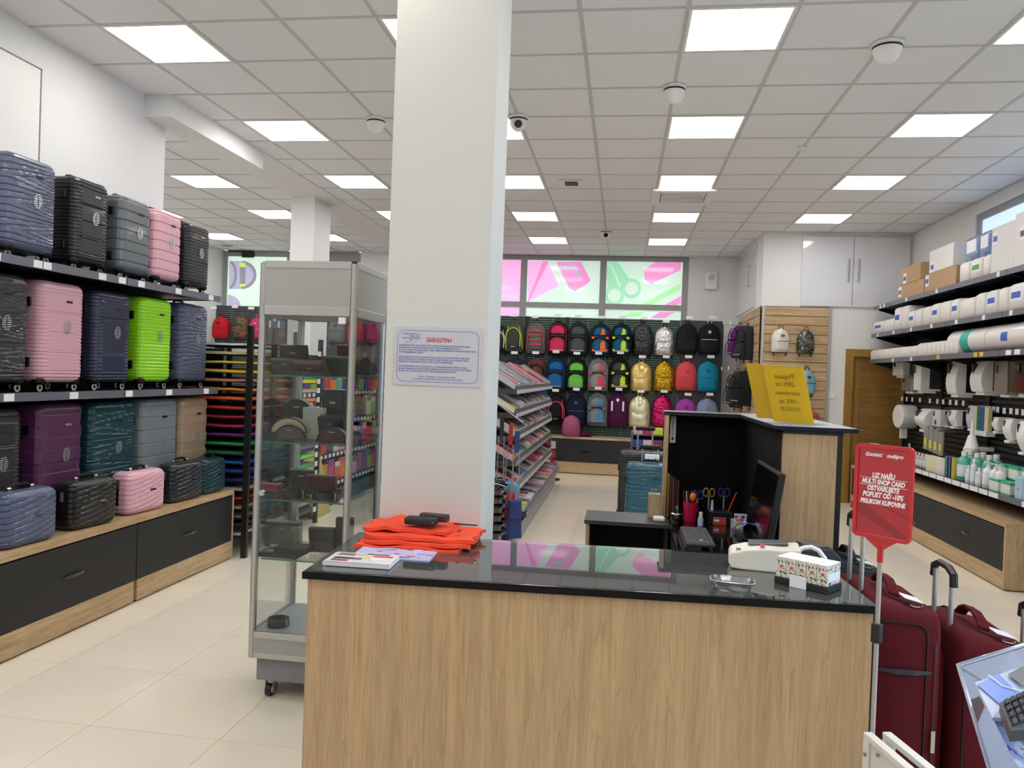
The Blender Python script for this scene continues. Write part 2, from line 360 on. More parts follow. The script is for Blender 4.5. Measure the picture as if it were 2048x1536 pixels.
art('film_print',[(1112,524),(1162,523),(1181,560),(1177,566),(1150,583),(1138,576)],HPINK,w3)
art('film_print',[(1120,530),(1146,529),(1166,556),(1158,556),(1148,540),(1128,540)],LILAC,w3,.003)
art('film_print',[(1213,520),(1236,524),(1262,562),(1248,588),(1228,560)],GRN,w3,.001)
art('film_print',[(1213,530),(1226,540),(1246,578),(1236,604),(1216,590)],GRN,w3,.002)
art('film_print',[(1220,528),(1222,528),(1242,572),(1239,574)],MINT,w3,.005)
for c in ((1263,577),(1229,591)):
    ringart('film_print',c,19,12,GRN,w3,.006,sy=1.05); 
    ringart('film_print',c,12.5,0.1,MINT,w3,.008,sy=1.05)
art('film_print',[(1287,540),(1310,524),(1362,524),(1362,540),(1302,568),(1290,560)],HPINK,w3,.001)
art('film_print',[(1362,566),(1362,578),(1300,612),(1272,614)],LIME,w3,.001)
art('film_print',[(1362,592),(1362,606),(1340,616),(1318,616)],HPINK,w3,.002)
art('film_print',[(1262,624),(1290,624),(1280,633),(1250,633)],LIME,w3,.002)
art('film_print',[(1320,624),(1350,624),(1330,636),(1300,636)],HPINK,w3,.002)
# left entrance: frosted pane with printed swirl
w4=MB().box(oa[0]+.09,oa[1]-.1,FY+.02,FY+.1,3.56,CEILZ+.05).box(oa[0],oa[0]+.09,FY+.02,FY+.1,zc,CEILZ).box(oa[1]-.1,oa[1],FY+.02,FY+.1,zc,CEILZ).build('window_3',WINF,kind='structure')
MINT2=mat('pale_mint_door_film','d6f0e0',.3,emit=.66,coat=.4)  # door film emits too, in place of daylight from behind
box('pane',MINT2,oa[0]+.05,oa[1]-.05,FY+.055,FY+.065,zc,3.57,w4)
def ellart(c,rx,ry,w,m,dy):
    Y=FY+.05; p=P(*c,Y); s=Y/F; vs=[];fs=[];n=24
    for k in range(n+1):
        a=-math.pi/2+math.pi*k/n
        for q in (0,w): vs.append((p.x+(rx-q)*s*math.cos(a),Y-dy,p.z+(ry-q)*s*math.sin(a)))
    for k in range(n): fs.append((2*k,2*k+2,2*k+3,2*k+1))
    MB().add(vs,fs).build('film_print',m,w4)
art('film_print',[(458,522),(485,522),(512,540),(512,560),(485,578),(458,578)],LILAC,w4)
ellart((484,550),33,30,7,LGREY,.004); ellart((460,550),16,30,6,LGREY,.005)
art('film_print',[(480,530),(491,530),(491,574),(480,574)],LGREY,w4,.003)
art('film_print',[(480,526),(491,526),(491,534),(480,534)],YLW,w4,.005); art('film_print',[(480,568),(491,568),(491,573),(480,573)],YLW,w4,.005)
ellart((455,612),30,24,23,LILAC,.003)
DARKG=mat('dark_street_glass','454c55',.1,coat=.5)
w5=MB().box(ob[0]+.07,ob[1]-.06,FY+.02,FY+.1,3.5,CEILZ+.05).box(ob[0],ob[0]+.07,FY+.02,FY+.1,zc,CEILZ).box(ob[1]-.06,ob[1],FY+.02,FY+.1,zc,CEILZ).build('window_4',WINF,kind='structure')
box('pane',DARKG,ob[0],ob[1],FY+.055,FY+.065,2.75,3.5,w5); box('pane',MINT2,ob[0],ob[1],FY+.056,FY+.064,zc,2.75,w5)
t=thing('door_closer','black door closer arm above the frosted entrance pane','door closer',P(488,510,FY+.01))
box('body',BLK,-.02,.2,-.06,0,-.05,.05,t,bev=.008); box('arm',BLK,-.28,.16,-.045,-.02,.05,.07,t)
t=thing('alarm_siren','white wall siren box with round horn right of the back windows','alarm',P(1422,562,FY))
box('housing',WPL,-.1,.1,-.07,0,-.15,.15,t,bev=.02); MB().cyl((0,-.07,.05),(0,-.076,.05),.055,.055,20).build('horn',mat('pale_grey_plastic','bdbdbd',.5),t)
# ================================================================ CLOSET BLOCK
CY=11.09
g=MB(); g.box(1.84,RX,CY,FY,2.65,CEILZ+.01); g.box(1.86,2.90,CY+.03,FY,0,2.65)
cb=g.build('wall_closet',WALL,kind='structure')
# doorway wall right of slats
dx0,dx1=P(1689,760,CY).x,P(1689,760,CY).x+1.02; dz=P(1700,698,CY).z
g=MB(); g.box(P(1657,700,CY).x,dx0,CY,CY+.12,0,2.65); g.box(dx0,RX,CY,CY+.12,dz,2.65); g.build('wall_doorway',WALL,kind='structure')
DW=mat('white_gloss_door','dcdde2',.12,coat=.6)
def P5(x,y): return ony(x,y,CY-.012)
a,b,c=P5(1603,540).x,P5(1706,540).x,P5(1818,540).x; z0,z1=P5(1700,614).z+.0,P5(1700,474).z
d=thing('wall_cupboard','white glossy two-door cupboard high above the wooden door','cupboard',(b,CY-.012,z0))
for s,(u,v) in enumerate(((a-b,-.004),(.004,c-b))):
    dd=box('door',DW,u,v,-.02,.012,0,z1-z0,d,bev=.002)
    hx=-.07 if s==0 else .06
    hz=(z1-z0)*.5
    MB().cyl((hx,-.05,hz-.14),(hx,-.05,hz+.17),.009,n=10).cyl((hx,-.05,hz-.12),(hx,-.02,hz-.12),.006).cyl((hx,-.05,hz+.15),(hx,-.02,hz+.15),.006).build('handle',STEEL,dd,smooth=True)
p=onx(1502,560,1.84); d=thing('side_cupboard','white cupboard door on the side of the block, steel bar handle','cupboard',(1.838,p.y,2.68))
dd=box('door',DW,-.016,0,-.45,1.5,0,.93,d,bev=.002)
MB().cyl((-.05,-.05,.33),(-.05,-.05,.66),.009,n=10).cyl((-.05,-.05,.35),(-.015,-.05,.35),.006).cyl((-.05,-.05,.64),(-.015,-.05,.64),.006).build('handle',STEEL,dd,smooth=True)
# oak slat wall, front and side
def slats(nm,lab,x0,x1,face,z0,z1,n,par_loc):
    t=thing(nm,lab,'slat panel',par_loc); h=(z1-z0)/n; first=None
    bk=MB(); 
    for k in range(n):
        if face=='y': m=MB().box(x0,x1,-.018,0,z0+k*h+.008,z0+(k+1)*h)
        else: m=MB().box(-.018,0,x0,x1,z0+k*h+.008,z0+(k+1)*h)
        m.build('slat',WCABX if face=='y' else WCAB,t,bev=.002,seg=1)
    (MB().box(x0,x1,-.006,.0,z0,z1) if face=='y' else MB().box(-.006,0,x0,x1,z0,z1)).build('backing',mat('dark_oak_groove','5d4630',.7),t)
    return t
t=slats('slat_wall','oak slat wall panel with small hanging backpacks beside the wooden door',P(1526,700,CY).x,P(1654,700,CY).x,'y',.25,2.64,19,(0,CY+.0,0))
box('edge_profile',ALU,P(1522,700,CY).x-.01,P(1526,700,CY).x,-.03,0,.1,2.65,t); box('edge_profile',ALU,P(1654,700,CY).x,P(1660,700,CY).x,-.03,0,.1,2.65,t)
slats('slat_wall','oak slat wall on the side of the block, hung with dark backpacks',CY+.02,12.9,'x',.25,2.64,19,(1.84,0,0))
# wooden door
d=MB().box(dx0,dx0+.1,CY-.02,CY+.12,0,dz).box(dx1-.1,dx1,CY-.02,CY+.12,0,dz).box(dx0+.1,dx1-.1,CY-.02,CY+.12,dz-.1,dz).build('door_1',WFRAME,kind='structure')
lf=box('door_leaf',WDOOR,dx0+.1,dx1-.1,CY+.05,CY+.09,.01,dz-.1,d); 
box('leaf_stile',WFRAME,dx0+.1,dx0+.2,CY+.045,CY+.09,.01,dz-.1,d)
hp=ony(1697,862,CY); MB().cyl((dx0+.16,CY+.05,1.0),(dx0+.16,CY-.0,1.0),.012).cyl((dx0+.16,CY,1.0),(dx0+.28,CY,1.0),.01).build('handle',STEEL,d,smooth=True)
box('wall_switch',WPL,P(1656,784,CY).x,P(1671,784,CY).x,CY-.014,CY,P(1660,797,CY).z,P(1660,783,CY).z,bev=.003); o=bpy.data.objects['wall_switch']; tag(o,'white double light switch left of the wooden door','switch')
# ================================================================ BENCH CABINETS
def bench(lab,x0,x1,y0,y1,h,face,nd,handles,topm,join=0):
    """long low cabinet: face 'x+','x-','y-'"""
    t=thing('low_cabinet',lab,'cabinet',(0,0,0))
    th=.022; pk=.02
    box('top_panel',topm,x0,x1,y0,y1,h-th*1.6,h,t,bev=.001)
    if face=='y-': box('plinth',WCABX,x0+.02,x1-.02,y0+.005,y0+.02,.012,.19,t)
    elif face=='x+': box('plinth',WCAB,x1-.02,x1-.005,y0+.02,y1-.02,.012,.15,t)
    else: box('plinth',WCAB,x0+.005,x0+.02,y0+.02,y1-.02,.012,.15,t)
    kick=BLK
    if face=='y-':
        box('side_panel',WCABZ,x0,x0+th,y0,y1,0.01,h-th*1.6,t); box('side_panel',WCABZ,x1-th,x1,y0,y1,.01,h-th*1.6,t); a,b=x0+th,x1-th
    else:
        ia,ib=(0,.024) if face=='x+' else (.024,0)
        box('side_panel',WCABZ,x0+(ia if join in(1,3) and face!='x+' else 0),x1-(ib if join in (1,3) else 0),y0,y0+th,.01,h-th*1.6,t); box('side_panel',WCABZ,x0,x1-(.024 if join in(2,3) else 0),y1-th,y1,.01,h-th*1.6,t)
        a,b=y0+(th if join not in(1,3) else 0),y1-(th if join not in(2,3) else 0)
    box('base_shadow_gap',kick,x0+.03,x1-.03,y0+.03,y1-.03,0,.02,t)
    w=(b-a)/nd
    for k in range(nd):
        u,v=a+k*w+.002,a+(k+1)*w-.002; mid=(u+v)/2
        z0,z1=(.19,h-.045) if face=='y-' else (.15,h-.045)
        if face=='y-': dr=box('drawer',BLKM,u,v,y0+.004,y0+.022,z0,z1,t)
        elif face=='x+': dr=box('drawer',BLKM,x1-.022,x1-.002,u,v,z0,z1,t)
        else: dr=box('drawer',BLKM,x0+.002,x0+.022,u,v,z0,z1,t)
        zm=(z0+z1)/2; prof=[(-.09,.0),(-.06,.006),(0,.009),(.06,.006),(.09,0)]
        m=MB()
        for s in range(4):
            (q0,r0),(q1,r1)=prof[s],prof[s+1]
            A=lambda q,r,s2: {'y-':(mid+q,y0-.002-r*1.3,zm+s2*r),'x+':(x1+.002+r*1.3-.004,mid+q,zm+s2*r),'x-':(x0-.002-r*1.3+.004,mid+q,zm+s2*r)}[face]
            B=lambda q,r,s2: {'y-':(mid+q,y0+.005,zm+s2*r),'x+':(x1-.003,mid+q,zm+s2*r),'x-':(x0+.003,mid+q,zm+s2*r)}[face]
            m.loft([[A(q0,r0+.002,-1),A(q0,r0+.002,1),B(q0,r0+.002,1),B(q0,r0+.002,-1)],[A(q1,r1+.002,-1),A(q1,r1+.002,1),B(q1,r1+.002,1),B(q1,r1+.002,-1)]])
        m.build('handle',BLKG,dr)
    return t
# left: two-part cabinet
bench('long low cabinet under the suitcases, near half, black drawer fronts and oak top',LX+.01,-3.10,2.3,4.66,.56,'x+',2,1,WCAB,3)
bench('long low cabinet under the suitcases, far half, ending at the paper rack',LX+.01,-3.10,4.664,5.93,.56,'x+',1,1,WCAB,1)
bench('low black-fronted cabinet with oak top under the backpack wall',-2.9,.25,12.62,13.1,.6,'y-',2,1,WCABX)
bench('low black-fronted cabinet with oak top under the backpacks, behind the tall desk',.254,1.80,12.62,13.1,.6,'y-',1,1,WCABX)
bench('long low cabinet with black drawers under the hygiene shelves on the right',3.06,RX-.01,6.67,10.9,.54,'x-',3,1,WCAB)
# ================================================================ LEFT SUITCASE SHELVING
sh=thing('suitcase_shelving','black wall shelving carrying three rows of suitcases','shelving',(0,0,0))
y0s,y1s=2.3,5.9
g=MB()
for k in range(27): g.box(LX+.03,LX+.036,y0s,y1s,.58+k*.058,.58+k*.058+.034)
g.box(LX+.01,LX+.02,y0s,y1s,.57,2.14)
g.build('back_panel',mat('black_perforated_panel','141417',.5),sh,kind='stuff')
for y in (2.35,3.55,4.72,5.86): box('upright',BLK,LX+.005,LX+.045,y-.02,y+.02,.57,2.2,sh)
def shelf(t,x0,x1,y0,y1,z,lipx,tags,lip=.042,cards=CARD,th=.03,tilt=0):
    s=box('wall_shelf',SHELFM,x0,x1,y0,y1,z-th,z); tag(s,t,'shelf')
    bl=[y0+(y1-y0)*k/max(1,round((y1-y0)/1.17)) for k in range(max(1,round((y1-y0)/1.17))+1)]
    sg=1 if lipx>(x0+x1)/2 else -1
    for a,b in zip(bl[:-1],bl[1:]): box('price_rail',LIP,lipx,lipx+sg*.008,a+.004,b-.004,z-lip,z+.006,s)
    for (ya,w) in tags: box('price_card',cards if not isinstance(w,tuple) else w[1],lipx+sg*.008,lipx+sg*.011,ya,ya+(w if not isinstance(w,tuple) else w[0]),z-lip+.004,z+.002,s)
    return s
def ty(px,py,X=-3.25): return onx(px,py,X).y
ZT,ZM=2.12,1.38
SA=shelf('black upper wall shelf with price rail carrying the top row of suitcases',LX+.04,-3.26,y0s,y1s,ZT,-3.26,[(ty(x,y),.07) for x,y in ((-20,505),(68,520),(85,525),(198,545),(238,553),(277,560),(352,575),(418,587))])
SB=shelf('black lower wall shelf with price rail carrying the middle row of suitcases',LX+.04,-3.26,y0s,y1s,ZM,-3.26,[(ty(x,y),.07) for x,y in ((8,795),(140,790),(252,787),(333,785),(408,782))])
for z in (ZT,ZM):
    for y in (2.35,3.55,4.72,5.86):
        MB().prism([(LX+.04,z-.03),(-3.3,z-.03),(-3.3,z-.034),(LX+.04,z-.042)],lambda a,b,t,y=y:(a,y-.006+t*.012,b),0,1).build('bracket',BLK,SA if z==ZT else SB)
# ================================================================ SUITCASE BUILDER (front faces local -y, base at z=0)
def suitcase(lab,grp,loc,rot,W_,H_,D,style,c,beauty=False,emb=True,dark=False,tel=0,plate=True,hub='cfcfc8',cat='suitcase',nm='hard_suitcase'):
    t=thing(nm if not beauty else 'vanity_case',lab,'suitcase' if not beauty else 'vanity case',loc,rot,grp)
    M_=mat('shell_'+c,c,.38 if style!='wave' else .3,coat=.15,bump=.06,bscale=500)
    wh=0 if beauty else .055; h=H_-wh; r=.055 if not beauty else .075; r=min(r,W_*.24)
    fx_=[-W_/2+r+(W_-2*r)*k/12 for k in range(13)]
    per=[(x,-D/2,0,-1) for x in fx_]
    def corner(cx,cy,a0,rr): return [(cx+rr*math.cos(a),cy+rr*math.sin(a),math.cos(a),math.sin(a)) for a in [a0+math.pi/2*k/4 for k in range(1,4)]]
    rs=min(r,D*.3)
    # ellipse-ish corners
    def cor(sx,sy,a0): 
        out=[]
        for k in range(0,5):
            a=a0+math.pi/2*k/4; out.append((sx*(W_/2-rs)+rs*math.cos(a),sy*(D/2-rs)+rs*math.sin(a),math.cos(a),math.sin(a)))
        return out
    fx_=[-W_/2+rs+(W_-2*rs)*k/12 for k in range(1,12)]
    per=[(x,-D/2,0,-1) for x in fx_]+cor(1,-1,-math.pi/2)+cor(1,1,0)+cor(-1,1,math.pi/2)+cor(-1,-1,math.pi)
    def groove(x,z,nx,ny):
        u=z/h
        if style=='ribs': return .0045*(1 if (z%.024)<.008 else 0)
        if style=='panel':
            inner=abs(x)<W_*.30 and ny<-.5
            if inner and .1<u<.9:
                q=(u-.1)/.8*4; f=abs(q-round(q)); return .005 if (f<.035 and .3<q<3.7) else (.0035 if (f<.09 and f>.06) else 0)
            return .0045*(1 if (z%.022)<.008 else 0)
        if style=='bands': return .006*(1 if (z%(h/7.5))<.010 else 0)
        if style=='wide':
            q=u*5; f=q-math.floor(q); return .007*(1-f) if (.0<f<.5 and u>.05) else 0
        if style=='wave':
            a=x/W_+.5; sl=[.93,.64,.36,.08]; bnd=u-.10*(a-.5)
            if ny>.3: return 0
            c_=min(sl,key=lambda q:abs(bnd-q)); v=math.atan2((u-c_)*h,(1.55-a)*W_)/.062
            if beauty: v=(u-.55*(a*a)*.5+.1)*9
            f=v-math.floor(v); return (.006 if beauty else .0055)*min(1,4*min(f,.22-f)/.22*2) if f<.22 else 0
        return 0
    nl=96 if not beauty else 64
    if style in('ribs','panel'): nl=104
    er=min(.05,h*.2); rings=[]
    for i in range(nl+1):
        q=i/nl; z=h*q; dz_=min(z,h-z); ins=0
        if dz_<er: ins=er-math.sqrt(max(0,er*er-(er-dz_)**2)); 
        ins=min(ins,er*.98)
        ring=[]
        for x,y,nx,ny in per:
            gk=0 if dz_<er*.5 else groove(x,z,nx,ny)
            fr=1 if ny<.3 else 1
            sx=(W_/2-ins)/(W_/2); sy=(D/2-ins*.75)/(D/2)
            ring.append((x*sx-nx*gk,y*sy-ny*gk,wh+z))
        rings.append(ring)
    MB().loft(rings).build('shell',M_,t,smooth=True,sharp=22)
    # zip seam around mid depth
    zm=D*.12; zc_=MB(); R=[]
    n=28
    for k in range(n):
        a=2*math.pi*k/n; sx=math.copysign(abs(math.cos(a))**.35,math.cos(a)); sz=math.copysign(abs(math.sin(a))**.35,math.sin(a))
        R.append((sx*(W_/2+.0015),sz*(h/2+.0015)))
    w=.006 if not beauty else .022
    zc_.loft([[(x,zm-w,wh+h/2+z) for x,z in R],[(x,zm+w,wh+h/2+z) for x,z in R]]).build('zip_band',BLK,t)
    # side feet
    if not beauty:
        for z in (.2,.78): box('side_foot',BLK,-W_/2-.012,-W_/2+.004,-D*.28,-D*.12,wh+h*z-.028,wh+h*z+.028,t,bev=.006)
    else: box('clasp',STEEL,-W_/2-.008,-W_/2+.002,-D*.1,D*.02,h*.6,h*.8,t,bev=.003)
    # top handle
    hz=wh+h; hw=.07
    MB().tube([(-hw,zm*.6,hz-.004),(-hw*.9,zm*.6,hz+.016),(-hw*.5,zm*.6,hz+.024),(hw*.5,zm*.6,hz+.024),(hw*.9,zm*.6,hz+.016),(hw,zm*.6,hz-.004)],.009).build('top_handle',BLK,t,smooth=True)
    if beauty:
        for s in (-1,1): MB().cyl((s*hw*1.1-.012,zm*.6,hz+.006),(s*hw*1.1+.012,zm*.6,hz+.006),.012,n=10).build('handle_ring',CHROME,t,smooth=True)
    if tel:
        for s in (-.075,.075): MB().cyl((s,D*.36,hz-.03),(s,D*.36,hz+tel),.009,n=8).build('telescopic_tube',ALU,t,smooth=True)
        box('pull_grip',BLK,-.1,.1,D*.36-.018,D*.36+.018,hz+tel-.01,hz+tel+.03,t,bev=.01)
    f=-D/2
    if plate: box('name_plate',BLK if not dark else STEEL,W_*.04,W_*.04+.05,f-.004,f+.004,wh+h*.80,wh+h*.80+.014,t,bev=.002) if not beauty else box('name_plate',BLKG,.02,.075,f-.004,f+.004,h*.5,h*.5+.013,t,bev=.003)
    if emb and not beauty:
        e=MB(); cz=wh+h*.55; ex=W_*.07
        for k in range(7):
            zz=-.036+k*.012; hw2=math.sqrt(max(0,.042**2-zz**2))*.75; e.box(ex-hw2,ex-hw2*.15,f-.004,f-.001,cz+zz-.0035,cz+zz+.0035); e.box(ex+hw2*.1,ex+hw2,f-.004,f-.001,cz+zz-.001,cz+zz+.006)
        e.build('emblem_sticker',mat('silver_emblem_foil','c9ccd0',.25,metal=.6),t)
    if not beauty:
        hb=mat('wheel_hub_'+hub,hub,.35,metal=.3)
        for sx in (-1,1):
            for sy in (-1,1):
                x=sx*(W_/2-.05); y=sy*(D/2-.045)
                hs=MB().lathe([(.036,wh+.03),(.04,wh+.005),(.03,wh-.008),(.014,wh-.014)],(x,y,0),12).build('wheel_housing',BLK,t,smooth=True)
                wx=x+sx*.0; MB().cyl((wx,y-.011,.026),(wx,y+.011,.026),.026,n=16).build('wheel',BLK,hs)
                # hub facing the front
                MB().cyl((wx,y-.0105,.026),(wx,y-.0135,.026),.0215,n=16).build('wheel_hub',hb,hs); MB().cyl((wx,y-.013,.026),(wx,y-.015,.026),.012,n=12).build('wheel_cap',BLK,hs)
    return t
# ================================================================ SUITCASES ON THE LEFT
R90=math.pi/2
def srow(X,zb,D,rows,grp,beauty=False):
    for (ya,yb,h,style,c,lab,kw) in rows:
        if not beauty: ya+=.035; yb+=.035
        suitcase(lab,grp,(X-D/2,(ya+yb)/2,zb),R90+kw.pop('rot',0),yb-ya,h,D,style,c,beauty,**kw)
srow(-3.33,ZT,.25,[(3.735,4.12,.585,'wave','5a6078','slate blue wavy cabin suitcase on the top shelf, nearest the camera',dict(hub='8f9092')),
 (4.25,4.59,.58,'panel','1c1b1c','black ribbed suitcase with panels on the top shelf, second from the left edge',dict(hub='8a8a88',dark=True)),
 (4.68,5.05,.565,'bands','5e6468','grey banded suitcase in the middle of the top shelf',dict(rot=.05)),
 (5.08,5.43,.56,'bands','d5a2ae','pink banded suitcase on the top shelf beside the grey one',dict(rot=.05)),
 (5.49,5.83,.54,'ribs','232226','black finely ribbed suitcase at the far end of the top shelf',dict(dark=True))],'suitcases on the top left shelf')
srow(-3.33,ZM,.27,[(3.52,3.93,.655,'wave','343638','charcoal wavy suitcase on the middle shelf, cut by the left photo edge',{}),
 (4.0,4.385,.655,'panel','d3a3b0','pink ribbed panel suitcase on the middle shelf',dict(hub='d8d8d4')),
 (4.47,4.85,.65,'panel','262b45','navy ribbed panel suitcase on the middle shelf between pink and lime',dict(hub='d8d8d4')),
 (4.95,5.335,.655,'ribs','8fd11c','lime green ribbed suitcase on the middle shelf',{}),
 (5.44,5.84,.66,'wave','50556b','slate blue wavy suitcase at the far end of the middle shelf',{})],'suitcases on the middle left shelf')
srow(-3.34,.56,.26,[(3.57,3.92,.735,'panel','2a2b2c','black panelled suitcase standing on the oak cabinet, cut by the left photo edge',{}),
 (4.03,4.42,.75,'wide','552a50','purple suitcase with wide bands on the oak cabinet',dict(dark=True)),
 (4.48,4.95,.75,'wave','123d47','dark teal wavy suitcase on the oak cabinet',{}),
 (5.01,5.46,.75,'bands','767b80','silver grey banded suitcase on the oak cabinet',{}),
 (5.50,5.90,.75,'wide','9a836c','beige suitcase with wide bands on the oak cabinet, beside the paper rack',{})],'suitcases on the left cabinet')
srow(-3.15,.562,.16,[(3.62,4.0,.30,'wave','525b78','slate blue vanity case on the oak cabinet, nearest the camera',dict(rot=-.05)),
 (4.14,4.52,.29,'wave','1b1b1d','black vanity case on the oak cabinet in front of the purple suitcase',dict(rot=-.10)),
 (4.66,5.04,.285,'wave','dba9b6','pink vanity case with a black zip band on the oak cabinet',dict(rot=-.08)),
 (5.16,5.54,.285,'wave','23272f','dark navy vanity case on the oak cabinet in front of the grey suitcase',dict(rot=-.08)),
 (5.58,5.89,.275,'wave','163a40','teal vanity case on the oak cabinet in front of the beige suitcase',dict(rot=-.06))],'vanity cases along the left cabinet',True)
o=solo(MB().box(-.03,.03,-.03,.03,0,.035).build('blue_tag',mat('sky_blue_card','5aa6e6',.5),bev=.004),'small sky blue tag behind the grey suitcase on the top shelf','tag',(-3.50,4.72,ZT+.585))
# ================================================================ PAPER RACK
RXA,RXB,RYA,RYB=-3.77,-3.02,5.955,6.85
pr=thing('paper_rack','tall black rack of coloured paper sheets between cabinet and display case','rack',(0,0,0))
for (x,y) in ((RXB,RYA),(RXA,RYA),(RXB,RYB),(RXA,RYB),(RXB,(RYA+RYB)/2)): box('post',BLK,x-.025,x+.02,y,y+.035,0,1.90 if x==RXB else 1.74,pr)
box('back_board',BLKM,RXA,RXA+.01,RYA,RYB,0,1.72,pr)
PCOL=['e8e6f0','c9b88e','d9c92c','e3b51d','c97f5e','e0862a','e0602a','c63a25','a8252c','c2275f','7b2f86','2f9a45','1d6a35','1f5fae','2546a0','23307c','b8b2a8','c8313a','c9a06a','8a8580','45403c','d8d6d2']
PN=['white','sand','yellow','golden yellow','salmon','orange','bright orange','red orange','dark red','magenta','purple','green','dark green','blue','royal blue','navy','light grey','red','tan','grey','charcoal','off-white']
zz=1.74
for k,c in enumerate(PCOL):
    z=zz-k*.0745
    box('shelf',BLK,RXA+.02,RXB-.01,RYA+.01,RYB,z-.01,z-.004,pr)
    rnd=random.Random(k)
    m=MB(); wv=[rnd.uniform(-.004,.006) for _ in range(7)]
    xs_=[RXA+.05+(RXB-RXA-.10)*q/6 for q in range(7)]
    th=rnd.uniform(.012,.024)
    m.loft([[(x,RYA+.03,z-.003+max(0,wv[q])),(x,RYB-.03,z-.003),(x,RYB-.03,z-.003+th),(x,RYA+.03,z-.003+th+max(0,wv[q]))] for q,x in enumerate(xs_)])
    o=m.build('paper_stack',mat('paper_'+c,c,.6))
    tag(o,'stack of %s paper sheets, %s tier from the top of the black rack'%(PN[k],(ORD+['twenty-first','twenty-second'])[k]),'paper','paper sheets in the black rack')
# side cards on second rack (right face sheets seen beside the post)
p2=thing('card_rack','second black rack of coloured card, right behind the paper rack, with white price labels','rack',(0,0,0))
A0,A1=6.92,7.50
for y in (A0,A1): 
    for x in (-3.72,-3.05): box('post',BLK,x-.02,x+.02,y,y+.04,0,1.86,p2)
CC=['dcdcd8','cfc9a2','e2dc4a','e6cf22','caa79a','d98a45','dd7336','cf5840','c04a38','c9306e','8a5a90','7ddf5a','58a860','5c90c0','4a74a8','8a6a58','b49a70','5a5650']
for k,c in enumerate(CC):
    z=1.70-k*.092
    box('shelf',BLK,-3.72,-3.06,A0,A1,z-.012,z-.004,p2)
    o=MB().loft([[(x,A0+.02,z),(x,A1-.03,z),(x,A1-.03,z+.03),(x,A0+.02,z+.03)] for x in (-3.70,-3.04)]).build('card_stack',mat('card_'+c,c,.6))
    tag(o,'stack of coloured card, %s tier from the top of the second rack, seen through glass'%ORD[k],'paper','card stacks in the second rack')
    box('price_card',CARD,-3.03,-3.026,A1-.09,A1-.02,z-.01,z+.04,p2)
# ================================================================ PRICE HOOK WALLS, BACK
def bpanel(x0,x1,z0,z1,Y,lab,green=0,nm='back_panel'):
    t=thing('perforated_panel',lab,'wall panel',(0,Y,0))
    g=MB(); z=z0
    while z<z1-.01: g.box(x0,x1,-.004,0,z,z+.016); z+=.036
    for k in range(int((x1-x0)/.3)+1): g.box(x0+k*.3-.0,x0+k*.3+.012,-.003,.002,z0,z1)
    g.build('slot_sheet',mat('slotted_sheet_green_lit' if green else 'slotted_sheet_metal','5f7468' if green else '5d6166',.5),t,kind='stuff')
    box('backing',mat('green_light_backing','16301f',.6) if green else PANELG,x0,x1,.02,.03,z0,z1,t)  # green of sheet and backing is window-film light put into their colour
    return t
PY=12.98; zt=P(1230,637,PY).z; zbm=.60
pa=bpanel(P(860,640,PY).x,P(1362,640,PY).x,zbm,zt,PY,'slotted dark metal wall behind the rows of backpacks',1)
for px in (1133,1052,1282): box('upright',SHELFM,P(px,700,PY).x-.03,P(px,700,PY).x+.03,-.012,.01,zbm,zt,pa)
pb=thing('plain_panel','plain dark grey wall panel behind the rightmost backpacks','wall panel',(0,PY,0))
box('sheet',PANELG,P(1362,640,PY).x+.005,P(1448,640,PY).x,-.01,.01,zbm,zt,pb,bev=.002)
pc=bpanel(P(432,620,PY).x,P(578,620,PY).x,0,P(500,612,PY).z,PY,'slotted grey panel with backpacks under the frosted entrance window')
pd=bpanel(P(650,620,PY).x,P(842,620,PY).x,0,P(700,617,PY).z,PY,'slotted grey panel with backpacks seen behind the display case')
def hook(x,z,par,Y,L=.10,dirv=(0,-1,0),lab=''):
    par=thing('price_hook','steel hook with white price card above the '+lab,'hook',(0,Y,0))
    d=Vector(dirv); b=Vector((x,0,z)); MB().tube([b,b+d*L,b+d*(L+.01)+Vector((0,0,.02))],.004,5).build('hook',STEEL,par,smooth=True)
    box('price_card',CARD,x-.055,x+.055,-L-.035,-L-.03,z+.01,z+.055,par)
# ---------------------------------------------------------------- backpacks
def fab(c): return mat('fabric_'+c,c,.85,spec=.25,bump=.15,bscale=400)
def dome_rings(W_,H_,D,y0,z0,top=.5,n=13,bot=.9,flat=True):
    R=[]
    for i in range(n+1):
        t=i/n; 
        w=1 if t<top else math.sqrt(max(0,1-max(0,(t-top)/(1-top))**3.0))
        w=max(w,.12); 
        if t<.12: w*=bot+(1-bot)*math.sin(t/.12*math.pi/2)
        d=(.75+.25*math.sin(min(1,t/.25)*math.pi/2)) if t<.25 else 1-.45*max(0,(t-.4)/.6)**2
        zz_=z0+H_*t
        ring=[]
        for k in range(14):
            a=math.pi*k/13; ring.append((-W_/2*w*math.cos(a)*1.0 if True else 0, y0-D*d*(max(0.0,math.sin(a))**.55),zz_))
        R.append(ring)
    return R
def arch(W_,H_,D,y,z0,n=14,top=.5):
    pts=[]
    for k in range(n+1):
        a=math.pi*k/n; pts.append((-W_/2*math.cos(a),y,z0+H_*top+H_*(1-top)*math.sin(a)))
    return [(-W_/2,y,z0)]+pts+[(W_/2,y,z0)]
